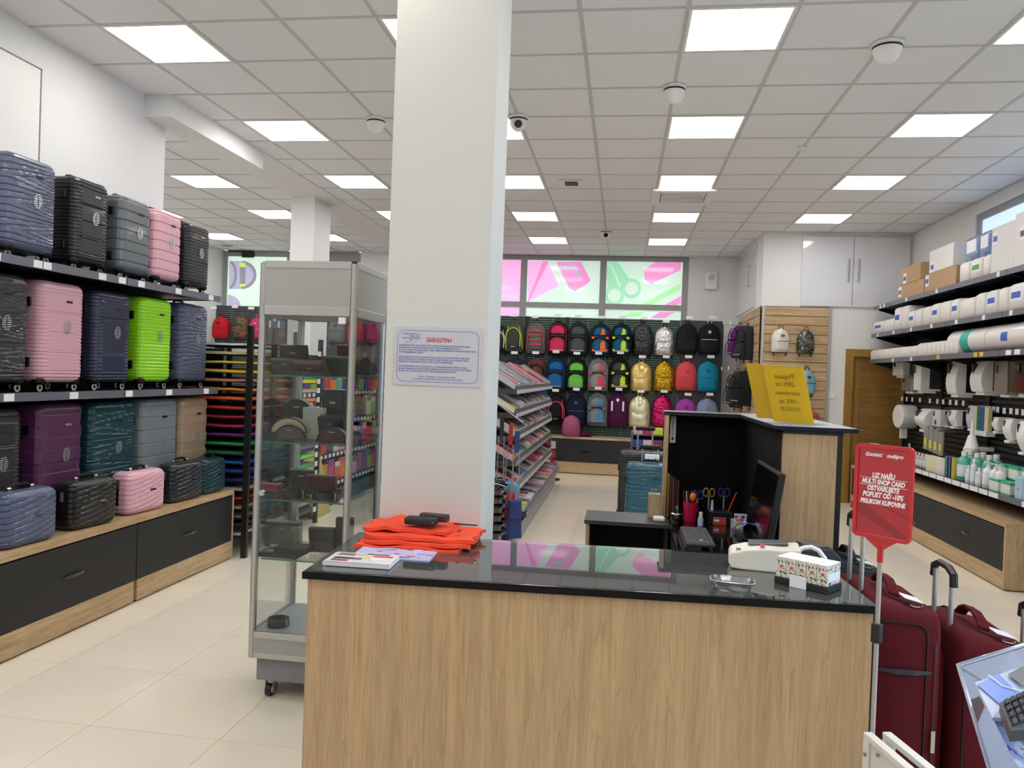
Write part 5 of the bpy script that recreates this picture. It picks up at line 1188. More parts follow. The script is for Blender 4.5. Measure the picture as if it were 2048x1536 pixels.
# printer
p=cz(1510,1148); t=thing('label_printer','cream desktop label printer with a red sticker on the counter','printer',(p.x+.03,p.y+.10,.9015),-.12)
R=[]
for x,h0,h1 in ((-.11,.022,.052),(-.10,.004,.064),(-.05,0,.078),(.02,0,.088),(.08,0,.088),(.14,0,.094)):
    R.append([(x,-.06,h0),(x,.07,h0),(x,.07,h1),(x,-.06,h1-.004)])
MB().loft(R).build('body',mat('cream_plastic','d8d4c6',.4),t,bev=.006)
MB().loft([[(-.04,.0,.079),(.1,.0,.09),(.1,.069,.095),(-.04,.069,.083)],[(-.04,.0,.085),(.1,.0,.10),(.1,.069,.10),(-.04,.069,.09)]]).build('display_cover',mat('slate_plastic','4a5058',.3),t,bev=.004)
box('red_sticker',mat('red_sticker','c8353a',.5),.0,.015,-.05,-.01,.089,.0905,t); box('grey_sticker',mat('brown_sticker','6a5a4a',.5),-.085,-.068,-.045,-.03,.071,.0735,t)
MB().tube([(.13,.0,.075),(.155,.0,.09),(.18,.0,.094),(.205,-.005,.085),(.225,-.01,.06),(.235,-.01,.015)],.009).build('side_arm',WPL,t,smooth=True)
t=thing('card_terminal','black curved card terminal behind the label printer','terminal',(.72,3.05,.901),.3)
MB().loft([[(x,-.055,0),(x,.055,0),(x,.055,h),(x,-.055,h)] for x,h in ((-.11,.04),(-.06,.075),(0,.092),(.06,.085),(.1,.05))]).build('housing',BLKM,t,bev=.012); box('roof_panel',mat('warm_grey_plastic','55504c',.4),-.03,.05,-.05,.05,.084,.094,t,bev=.004)
# display of patterned boxes
ta=cz(1548,1165); tb=cz(1655,1190); tc_=cz(1690,1168)
dirv=(tb-ta); dirv.z=0; L=dirv.length; yaw=math.atan2(dirv.y,dirv.x)
t=thing('tray','black cardboard tray holding patterned boxes on the counter','tray',(ta.x,ta.y,.9015),yaw)
wt=.112
box('tray',mat('navy_black_card','15171f',.4),0,L,0,wt,0,.022,t,bev=.002); box('price_card',CARD,L*.31,L*.62,-.006,-.002,-.0,.042,t,bev=.001)
PAT=camo('floral_carton_pattern',['4d4430','7a6c48','ddd8cc','ddd8cc','ddd8cc','5a5038'],85,.4)
for k in range(5):
    o=thing('patterned_box','cream patterned carton with a red dot, %s from the left in the black tray'%ORD[k],'box',(0,0,0),0,'patterned cartons in the black tray')
    xx=.004+k*(L-.008)/5; ww=(L-.008)/5-.0015; q_=Matrix.Rotation(yaw,4,'Z')
    o.location=Vector((ta.x,ta.y,.9245))+q_@Vector((xx,.004,0)); o.rotation_euler=(0,0,yaw)
    box('carton',PAT,0,ww,0,wt-.008,0,.068,o,bev=.001); box('top_flap',mat('white_card_top','ebe8e2',.5),.0006,ww-.0006,.0006,wt-.0086,.068,.0695,o); box('red_dot',mat('red_spot','d8402e',.5),ww*.4,ww*.7,-.0006,0,.034,.042,o)
    if k==4: box('barcode_label',CARD,ww,ww+.0005,.01,wt-.015,.012,.04,o)
# ================================================================ CASHIER DESK
DZ=.75; TZ=1.394
X0d,X1d=.265,.765; Y0d,Y1d=3.30,4.93
dk=thing('cashier_desk','tall cashier booth with oak ends, black inside and a dark ledge on top','desk',(0,0,0))
box('back_panel',mat('deep_black_panel','050506',.8,spec=.2),X0d,1.0,Y1d,Y1d+.02,0,TZ-.025,dk)
box('left_end',WCABZ,X0d,X0d+.022,Y1d-.10,Y1d+.04,DZ-.002,TZ-.02,dk,bev=.001)
box('right_inner_panel',mat('deep_black_panel','050506',.8,spec=.2),.745,.757,3.77,Y1d,DZ,TZ-.025,dk)
box('right_end',WCOUNT,.745,.985,3.745,3.77,0,TZ-.035,dk); box('right_outer_panel',BLK,.985,1.01,3.745,Y1d+.02,0,TZ-.035,dk)
box('under_ledge',BLK,.745,1.01,3.74,Y1d+.02,TZ-.034,TZ-.022,dk)
pts=[(.255,4.86),(.72,4.86),(.745,3.72),(1.06,3.72),(1.06,5.02),(.255,5.02)]
TOPN=mat('blue_black_ledge','0b0d24',.45,spec=.3)
MB().prism([(.255,4.83),(.70,4.83),(.70,5.02),(.255,5.02)],lambda a,b,q:(a,b,TZ-.02+q),0,.02).build('ledge',mat('grey_ledge','6b6d72',.35),dk)
box('ledge_edge',BLK,.255,.70,4.824,4.83,TZ-.022,TZ-.001,dk)
box('ledge',TOPN,.70,1.07,3.72,5.02,TZ-.02,TZ,dk,bev=.002)
box('ledge_sheet',mat('pale_grey_sheet','a9abb4',.3),.705,1.065,3.725,5.01,TZ,TZ+.0015,dk)
box('desk_top',mat('dark_brown_desk_top','110d10',.12,coat=.5),X0d+.03,.745,Y0d,Y1d,DZ-.024,DZ,dk,bev=.001)
box('desk_side',BLKM,X0d+.04,X0d+.06,Y0d,Y1d-.05,.0,DZ-.024,dk)
# side bench with shelf
sb=thing('side_table','low black-topped side table left of the cashier booth with open shelf','table',(0,0,0))
box('top',mat('graphite_table_top','3a3c40',.4),-.195,X0d+.03,4.55,4.90,DZ-.022,DZ,sb,bev=.001); box('side_panel',WCABZ,-.185,-.165,4.57,4.88,0,DZ-.022,sb); box('back',BLKM,-.165,X0d,4.86,4.88,0,DZ-.022,sb); box('shelf',BLKM,-.165,X0d+.03,4.57,4.86,.33,.35,sb); box('side_inner',BLKM,X0d+.005,X0d+.025,4.57,4.86,0,DZ-.022,sb)
for k in range(6): o=box('red_folder',mat('dark_red_gloss','5e1416',.25,coat=.4),-.145,.07+.006*(k%2),4.60,4.83,0,.032,bev=.003); solo(o,'dark red folder in the side table, %s from the bottom of the stack'%ORD[k],'folder',(0,0,.351+k*.034),group='red folders in the side table')
o=box('white_slip',CARD,0,.07,0,.05,0,.001); solo(o,'white slip on the red folders','paper',(-.04,4.66,.3515+6*.034))
t=thing('jar','white jar with an orange lid in the side table','jar',(.17,4.68,.351)); MB().lathe([(.05,0),(.052,.01),(.052,.17),(.045,.18)],n=20).build('body',WPL,t,smooth=True); MB().lathe([(.056,.18),(.056,.215),(.01,.217)],n=20).build('lid',mat('orange_lid','d07a1c',.35),t,smooth=True)
t=thing('jar','small black jar with orange rim in front of the orange-lidded jar','jar',(.205,4.60,.351)); MB().lathe([(.03,0),(.032,.1)],n=16).build('body',BLKG,t,smooth=True); MB().lathe([(.034,.1),(.034,.112),(.01,.113)],n=16).build('lid',mat('orange_lid','d07a1c',.35),t,smooth=True)
o=box('white_device',WPL,-.035,.035,-.035,.035,0,.026,bev=.01); solo(o,'small white square device on the side table beside the booth','device',(onz(1315,1028,.76).x,4.66,DZ+.001))
t=thing('wooden_tray','narrow pale wooden holder standing behind the white device','holder',(.20,4.80,DZ+.001)); box('body',WCABZ,-.02,.05,-.04,.04,0,.14,t); box('stick',mat('pale_wood','c9b08a',.6),-.01,.0,-.045,-.035,.0,.145,t); box('clear_top',glass('clear_acrylic'),-.01,.03,-.02,.02,.14,.165,t)
t=thing('thermometer','white wall thermometer on the inside of the booth back','thermometer',(onz(1350,870,1.2).x,Y1d-.012,0)); pA=ony(1347,832,Y1d-.01); pB=ony(1347,886,Y1d-.01)
t.location=(pA.x,Y1d-.002,pB.z); hh=pA.z-pB.z; box('board',mat('ivory_board','cfccc0',.5),-.018,.018,-.006,0,0,hh,t,bev=.002); box('tube',mat('tube_grey','8a8880',.3),-.002,.002,-.009,-.006,.03,hh-.03,t); box('knob',BLK,-.006,.006,-.01,-.006,.02,.035,t)
for k in range(9): box('scale_mark',GPL,-.009,.009,-.0072,-.006,.045+k*(hh-.08)/9,.0465+k*(hh-.08)/9,t)
# books left
for k,(c,n_) in enumerate((('8a6416','ochre'),('3a2a2c','dark brown'),('5a3638','maroon'),('2a1a1e','black'),('6a1f22','dark red'))):
    o=box('folder',mat('folder_'+c,c,.5),0,.012,-.1,.0,0,.26-.01*k,bev=.002); solo(o,n_+' folder standing against the left end of the booth','folder',(X0d+.026+k*.0145,Y1d-.02,DZ+.001),group='folders standing in the booth')
# pen cup etc
def cup(lab,x,y,r0,r1,h,m,cat='cup'):
    t=thing('pen_cup',lab,cat,(x,y,DZ+.001)); MB().lathe([(r0,0),(r1,h),(r1-.003,h),(r0-.003,.004)],n=20).build('cup',m,t,smooth=True); return t
def at(px,py,z=DZ): return onz(px,py,z)
p=ony(1382,1030,4.66); cup('magenta pen cup full of pens in the booth',p.x,p.y+.06,.034,.045,.115,mat('magenta_plastic','c4124a',.25,coat=.4))
def stick(nm,lab,x,y,z,dx,dy,L,r,c,cat='pen'):
    o=MB().cyl((0,0,0),(dx,dy,L),r,n=8).build(nm,mat('pen_'+c,c,.35),smooth=True); return solo(o,lab,cat,(x,y,z),group='pens in the booth')
bx,by=p.x,p.y+.06
for k,(dx,c,n_) in enumerate(((-.03,'6a1f22','dark red'),(-.018,'d0b0a0','pale'),(-.01,'3a3050','violet'),(.002,'1f2a50','navy'),(.012,'404040','grey'),(.02,'801a1a','crimson'))):
    stick('pen',n_+' pen standing in the magenta cup',bx+dx*.7,by,DZ+.01,dx*.8,.0,.17,.004,c)
o=MB().lathe([(.012,0),(.02,.012),(.018,.035),(.01,.045)],n=12).build('orange_figure',mat('orange_plastic','ef7a1a',.4),smooth=True); solo(o,'bright orange topper on a pen in the magenta cup','toy',(bx+.012,by-.01,DZ+.125))
p=ony(1402,1022,4.58); t=thing('glue_bottle','small white and blue correction fluid bottle in front of the magenta cup','bottle',(p.x,p.y+.0,DZ+.001)); MB().lathe([(.016,0),(.016,.045),(.012,.05)],n=14).build('body',mat('blue_white_label','a9b4d4',.4),t,smooth=True); MB().lathe([(.011,.05),(.010,.08),(.004,.082)],n=12).build('cap',WPL,t,smooth=True)
p=ony(1353,1035,4.55); t=thing('stapler_stand','dark glossy round-bodied stapler stand at the left front of the booth','stand',(p.x+.005,p.y+.02,DZ+.001)); MB().lathe([(.03,0),(.038,.02),(.034,.06),(.02,.085),(.02,.1),(.012,.11)],n=16).build('body',BLKG,t,smooth=True); MB().lathe([(.035,.062),(.036,.066),(.03,.07)],n=16,cap=False).build('silver_band',CHROME,t,smooth=True)
for k,(px,py,c,n_) in enumerate(((1395,990,'24408a','blue'),(1418,985,'a88a3a','ochre'),(1448,985,'1f3470','dark blue'))):
    p=ony(px,py,Y1d-.2); t=thing('scissors','scissors with %s handles standing in the black organiser'%n_,'scissors',(p.x,Y1d-.2,p.z-.04),0)
    for s in (-1,1): MB().tube([(s*.018+.014*math.cos(a),0,.04+.025*math.sin(a)) for a in [2*math.pi*i/12 for i in range(13)]],.0035).build('handle',mat('pen_'+c,c,.35),t,smooth=True)
    box('blade',STEEL,-.005,.005,-.001,.001,-.06,.02,t)
stick('pen','long red pencil leaning in the black organiser',ony(1455,1005,4.7).x,4.7,DZ+.06,.05,0,.13,.004,'d0341c')
p=ony(1440,1030,4.70); t=thing('organiser','black desk organiser at the back of the booth','organiser',(p.x+.01,4.70,DZ+.001)); box('box',BLK,-.08,.06,-.05,.05,0,.075,t,bev=.004); box('red_wallet',mat('salmon_red_card','b84a38',.4),-.055,.02,-.056,-.052,.0,.045,t,bev=.003); box('white_label',CARD,-.05,-.02,-.058,-.056,.02,.032,t)
o=MB().cyl((0,0,0),(.0,0,.06),.01,.006,10).build('glue_stick',mat('white_violet','c9c4e0',.4),smooth=True); solo(o,'small white glue bottle standing on the organiser','bottle',(ony(1425,1000,4.7).x,4.70,DZ+.0765))
p=ony(1478,1010,4.62); t=thing('sticky_note_block','white holder with colourful sticky notes beside the monitor','notes',(p.x,4.58,DZ+.001),.0)
box('holder',mat('pale_grey_card','b9bcc8',.5),-.045,.01,0,.03,0,.05,t); b=box('colour_sheet',CARD,-.03,.04,-.004,.0,.0,.085,t)
for k,(x,z_,c) in enumerate(((-.02,.06,'c23a5a'),(0,.062,'d8d8d0'),(.018,.06,'2a50a0'),(-.01,.04,'d86aa0'),(.012,.042,'d84a7a'),(-.015,.02,'d8c840'),(.005,.022,'c8c83a'),(.0,.005,'4a9a50'))): box('colour_spot',mat('spot_'+c,c,.5),x-.008,x+.008,-.006,-.004,z_,z_+.014,t)
p=at(1470,1048); t=thing('calculator','grey desk calculator on white papers in the booth','calculator',(p.x+.01,p.y+.02,DZ+.004),-.15); box('paper',CARD,-.09,.07,-.03,.03,-.002,0,t); box('body',mat('calculator_grey','6a6d6e',.4),-.06,.07,-.035,.05,0,.012,t,bev=.003); box('screen',mat('lcd','3a423a',.2),-.04,.06,.025,.045,.012,.018,t)
for i in range(6):
    for j in range(3): box('key',mat('key_red','8a2a24',.5) if i==0 else GPL,-.05+i*.019,-.037+i*.019,-.028+j*.016,-.017+j*.016,.012,.0155,t)
p=at(1520,1062); t=thing('computer_mouse','grey computer mouse beside the calculator','mouse',(p.x-.02,p.y+.03,DZ+.001),-.6); MB().loft([rrp(.045,.026,0,.8,16),rrp(.045,.026,.012,.8,16),rrp(.03,.018,.028,.8,16),rrp(.01,.006,.031,.8,16)]).build('body',GPL,t,smooth=True)
# monitor
a1=(1510,905); a2=(1566,925)
Ym=4.45
t=thing('monitor','black flat monitor standing at the right inside the booth, tilted screen','monitor',(.640,3.79,DZ+.001),-R90)
mt=Matrix.Rotation(math.radians(-8),4,'X')
MB().box(-.285,.285,-.012,.015,.11,.45,mt).build('housing',mat('charcoal_bezel','141417',.5),t,bev=.004); MB().box(-.272,.272,-.0145,-.0125,.125,.437,mt).build('screen',BLKG,t); box('neck',BLK,-.03,.03,.0,.03,0,.12,t); box('foot',BLKG,-.1,.1,-.07,.08,0,.01,t,bev=.003)
t=thing('barcode_scanner','black cup-shaped barcode scanner with small blue lights in the booth','scanner',(ony(1488,1062,3.95).x,3.95,ony(1488,1066,3.95).z)); mq=Matrix.Rotation(1.2,4,'X')@Matrix.Rotation(.5,4,'Y')
def rl(pr,n=20): return [[tuple(mq@Vector((r*math.cos(2*math.pi*k/n),r*math.sin(2*math.pi*k/n),z))) for k in range(n)] for r,z in pr]
MB().loft(rl([(.03,-.05),(.045,-.03),(.05,.0),(.045,.04),(.04,.045),(.035,.02),(.03,-.02)]),cap=True).build('housing',mat('smoky_grey_plastic','3c3d42',.25,coat=.5),t,smooth=True)
for x,z_ in ((0,.052),(.06,-.005)): MB().lathe([(.008,z_),(.008,z_+.008),(.003,z_+.011)],(x,-.02,0),10).build('blue_light',mat('blue_led','5a58e0',.3,emit=1.2),t,smooth=True)
box('foot',BLK,-.04,.06,-.03,.05,-.029,-.02,t,bev=.004)
p=at(1390,1080); t=thing('keyboard','dark grey computer keyboard at the near left of the booth','keyboard',(p.x+.0,p.y-.07,DZ+.03),0)
t.rotation_euler=(0,0,.0)
box('base',DGPL,-.07,.07,-.24,.19,0,.014,t,bev=.004); box('riser',mat('dark_brown_box','241a1c',.5),-.078,-.0,-.25,.17,-.029,-.001,t)
km=DGPL; kk=mat('key_grey','5a5b5e',.45)
for i in range(7):
    for j in range(14): box('key',kk,-.064+i*.0187,-.048+i*.0187,-.232+j*.0298,-.206+j*.0298,.014,.018,t)
box('white_key',CARD,.0,.014,-.17,-.15,.0182,.019,t)
for k in range(4):
    o=MB().tube([(0,0,0),(.08,.02*(k-1),.004),(.18,-.02*k,.0),(.3,.02,.005*k),(.4,.0,0)],.0035).build('cable',BLK,smooth=True); solo(o,'black cable lying on the desk behind the counter, %s of the bundle'%ORD[k],'cable',(.30,3.34+.05*k,DZ+.006),group='black cables behind the counter')
o=MB().tube([(0,0,0),(-.03,-.05,-.02),(.0,-.1,-.1),(.02,-.12,-.15),(-.05,-.2,-.16)],.003).build('cable',GPL,smooth=True); solo(o,'thin grey cable hanging from the monitor','cable',(.70,4.2,DZ+.17))
# yellow sign holder
sg_=thing('sign_holder','clear tilted holder with two yellow sheets on the booth ledge','sign',(0,0,0)); 
def quad(name,pts,m,th,par):
    a,b,c,d=[Vector(p) for p in pts]; n_=((b-a).cross(d-a)).normalized()*th
    return MB().loft([[a,b,c,d],[a+n_,b+n_,c+n_,d+n_]]).build(name,m,par)
az=math.radians(40); wv=Vector((math.cos(az),-math.sin(az),0)); hv=Vector((-math.sin(az),-math.cos(az),0)); tl=math.radians(25)
up=Vector((hv.x*math.sin(tl),hv.y*math.sin(tl),math.cos(tl)))
B=ony(1548,835,4.0); B.z=TZ+.008
YS=mat('yellow_paper','f2c81e',.55)
q_=[B,B+wv*.21,B+wv*.21+up*.30,B+up*.30]
quad('sheet',q_,YS,.0006,sg_); 
sh2=wv*-.10+Vector((.01,.02,.01)); q2=[v+sh2 for v in q_]; quad('sheet',q2,mat('yellow_paper_back','e9bd2a',.55),.0006,sg_)
acr=glass('clear_acrylic_sheet',(.97,.97,.92),.9,.03)
quad('acrylic_sheet',[v+(-wv.cross(up))*.003 for v in q_],acr,.0015,sg_)
quad('acrylic_edge',[q_[3],q_[2],q_[2]+up*.004,q_[3]+up*.004],mat('pale_glass_rim','aab2ba',.1,coat=.8),.003,sg_)
quad('acrylic_foot',[B,B+wv*.21,B+wv*.21+Vector((.1,.12,-.005)),B+Vector((.1,.12,-.005))],acr,.002,sg_)
INK=mat('faded_olive_ink','8c7a1c',.6)
nrm=wv.cross(up).normalized()
def wtext(body,size,m,par,u,v,base,wdir,udir,nd,mirror=False,shear=0,sx=1,align='CENTER',bold=0,off=.0012):
    t=text('lettering',body,size,m,par,(0,0,0),(0,0,0),align,.0002,shear,1,bold)
    x=wdir.normalized()*(sx*(-1 if mirror else 1)); y=udir.normalized(); z=nd.normalized()
    o_=base+wdir.normalized()*u+udir.normalized()*v+nd*off
    t.matrix_local=Matrix(((x.x,y.x,z.x,o_.x),(x.y,y.y,z.y,o_.y),(x.z,y.z,z.z,o_.z),(0,0,0,1)))
    return t
for body,size,v in (('Popust',.036,.235),('-20% na',.034,.195),('asortiman',.032,.15),('-10% za',.034,.105)):
    wtext(body,size,INK,sg_,.105,v,B,wv,up,-nrm if (-nrm).dot(C0-B)>0 else nrm,True,off=.005)
for v in (.08,.072,.064): wtext('vazi za sve artikle u radnji',.010,INK,sg_,.105,v,B,wv,up,-nrm if (-nrm).dot(C0-B)>0 else nrm,True,off=.005)
# ================================================================ NOTICE ON THE PILLAR
pY=3.175; A=ony(790,652,pY); Bq=ony(966,657,pY); Cq=ony(962,776,pY); Dq=ony(785,769,pY)
nt_=thing('notice_board','grey-white notice plate with blue border and red heading on the pillar','sign',((A.x+Cq.x)/2,pY,(A.z+Cq.z)/2)); 
w2=(Bq.x-A.x)/2; h2=(A.z-Dq.z)/2
box('plate',mat('pale_grey_plate','c3c2c8',.4),-w2,w2,-.004,-.0005,-h2,h2,nt_,bev=.001)
BL=mat('blue_print','5368a8',.5); RD=mat('red_print','c0402c',.5)
R=.03; bp=[]
for (cx0,cz0,a0) in ((w2-.014-R,h2-.016-R,0),(-w2+.014+R,h2-.016-R,90),(-w2+.014+R,-h2+.016+R,180),(w2-.014-R,-h2+.016+R,270)):
    for k in range(6): a=math.radians(a0+90*k/5); bp.append((cx0+R*math.cos(a),cz0+R*math.sin(a),math.cos(a),math.sin(a)))
bm=MB(); n=len(bp); vs=[(x,-.0046,z) for x,z,_,_ in bp]+[(x-c*.0018,-.0046,z-s*.0018) for x,z,c,s in bp]; bm.add(vs,[(i,(i+1)%n,n+(i+1)%n,n+i) for i in range(n)]); bm.build('border_line',BL,nt_)
def tx(body,size,x,z,m=BL,al='CENTER',sx=1,bold=0): return text('lettering',body,size,m,nt_,(x,-.0045,z),(math.pi/2,0,0),al,.0002,0,sx,bold)
tx('ОБАВЈЕШТЕЊА',.0225,.005,h2-.062,RD,sx=.62,bold=.0006)
for i,(s_,x) in enumerate((('ШТАМПАРИЈА д.о.о',-.115),('Бања Лука',-.10),('Пословна јединица',-.115),('ПЈ ............',-.105),('тел: ...................',-.115))): tx(s_,.0085,x,h2-.034-i*.0085,BL)
L_=['ОБАВЕЗНИ СМО ДА КУПЦУ РОБЕ, ОДНОСНО КОРИСНИКУ УСЛУГЕ ИЗДА','ШТАМПАНИ И ПИСАНИ ФИСКАЛНИ И РЕКЛАМИРАНИ РАЧУН.','КУПАЦ (КЛИЈЕНТ) ОБАВЕЗАН ЈЕ ДА УЗМЕ ШТАМПАНИ И ПИСАНИ ФИСКАЛНИ','И РЕКЛАМИРАНИ РАЧУН.','','АКО ОБВЕЗНИК КУПЦУ (КЛИЈЕНТУ) НЕ ИЗДА ШТАМПАНИ ИЛИ ПИСАНИ','ФИСКАЛНИ РАЧУН, КУПАЦ (КЛИЈЕНТ) ИМА ПРАВО ДА КУПЉЕНУ РОБУ','ОДНОСНО ПРИМЉЕНЕ УСЛУГЕ НЕ ПЛАТИ ОБВЕЗНИКУ.','','АКО ОБВЕЗНИК КУПЦУ (КЛИЈЕНТУ) ЗА РЕКЛАМИРАНУ РОБУ НЕ ИЗДА','ШТАМПАНИ ИЛИ ПИСАНИ РЕКЛАМИРАНИ РАЧУН КУПАЦ (КЛИЈЕНТ) ИМА','ПРАВО ДА ПОСЛИЈЕ ИСПЛАТЕ УЗМЕ РЕКЛАМИРАНУ РОБУ.']
for i,s_ in enumerate(L_):
    if s_: tx(s_,.0085,-w2+.021,h2-.082-i*.0103*(.95),BL,'LEFT',sx=1.0,bold=.00015)
tx('Члан 17. Закона о фискалним касама',.0088,0,-h2+.036,BL); tx('("Службени гласник Републике Српске" број 69/07)',.0088,0,-h2+.026,BL)
for x,z_ in ((-w2+.004,0),(w2-.004,0),(0,h2-.003),(0,-h2+.003)): MB().cyl((x,-.006,z_),(x,-.003,z_),.0015,n=8).build('screw',GPL,nt_)
# ================================================================ RED SIGN
rz=math.radians(-42.7); pc_=ony(1770,985,2.53)
rsn=thing('red_sign','red framed promotion sign on a thin pole beside the counter end','sign',(pc_.x-.006,2.53,0),-math.radians(42.7))
c0=pc_.z; RW,RH=.090,.146
RF=mat('bright_red_plastic','c01216',.3,coat=.5); RP=mat('red_poster','b3202a',.35,coat=.4,noise=.12,nscale=8)
m=MB()
def rrc(w,h,r,y,n=5):
    o=[]
    for sx,sz,a0 in ((1,1,0),(-1,1,90),(-1,-1,180),(1,-1,270)):
        for k in range(n+1): a=math.radians(a0+90*k/n); o.append((sx*(w-r)+r*math.cos(a),y,sz*(h-r)+r*math.sin(a)+c0))
    return o
MB().loft([rrc(RW,RH,.016,-.006),rrc(RW,RH,.016,.006),rrc(RW-.012,RH-.012,.008,.006),rrc(RW-.012,RH-.012,.008,-.006),rrc(RW,RH,.016,-.006)],cap=False).build('frame',RF,rsn,bev=.001)
box('poster',RP,-RW+.011,RW-.011,-.002,.004,c0-RH+.011,c0+RH-.011,rsn)
MB().prism([(-.1,-.04),(-.06,-.04),(.09,-.13),(.06,-.137),(-.1,-.06)],lambda a,b,q:(a,-.0022-q,c0+b),0,.0003).build('poster_stripe',mat('dark_red_print','921822',.35,coat=.4),rsn)
MB().prism([(-.02,-.035),(.0,-.035),(.1,-.075),(.1,-.082)],lambda a,b,q:(a,-.0022-q,c0+b),0,.0003).build('poster_stripe',mat('dark_red_print','921822',.35,coat=.4),rsn)
WT=mat('white_print','f0ecec',.5)
def rt(body,size,x,z,sh=.2,b=.0005,sx=1): return text('lettering',body,size,WT,rsn,(x*.86,-.0026,c0+z*.97),(math.pi/2,0,0),'CENTER',.0002,sh,sx*.86,b*.8)
rt('Gомекс',.0165,-.038,.112,.35,.0006); rt('multipro',.0165,.038,.112,.35,.0006)
bpy.data.objects['lettering']
for s_,z_,sz,q_ in (('UZ NAŠU',.045,.0205,1),('MULTI SHOP CARD',.024,.0205,.93),('OSTVARUJETE',.003,.0205,.95),('POPUST OD -10%',-.018,.0215,.93),('PRILIKOM KUPOVINE',-.040,.0195,.93)): rt(s_,sz,0.0,z_,.2,.0013,q_*.93)
for z_ in (.041,.018): box('rule_line',WT,-RW+.015,RW-.015,-.0026,-.0022,c0+z_,c0+z_+.0012,rsn)
MB().loft([[(-.05,-.004,c0-RH),(.05,-.004,c0-RH),(.05,.004,c0-RH),(-.05,.004,c0-RH)],[(-.009,-.004,c0-RH-.03),(.009,-.004,c0-RH-.03),(.009,.004,c0-RH-.03),(-.009,.004,c0-RH-.03)]]).cyl((0,0,c0-RH-.07),(0,0,c0-RH-.02),.009,n=12).build('socket',RF,rsn,smooth=False)
MB().cyl((0,0,.02),(0,0,c0-RH-.05),.0075,n=12).build('pole',mat('grey_tube','a9a59f',.3,metal=.3),rsn,smooth=True)
box('clamp',BLK,-.014,.014,-.012,.012,.80,.86,rsn,bev=.003); box('base_plate',BLK,-.01,.13,-.11,.008,0,.008,rsn,bev=.002)
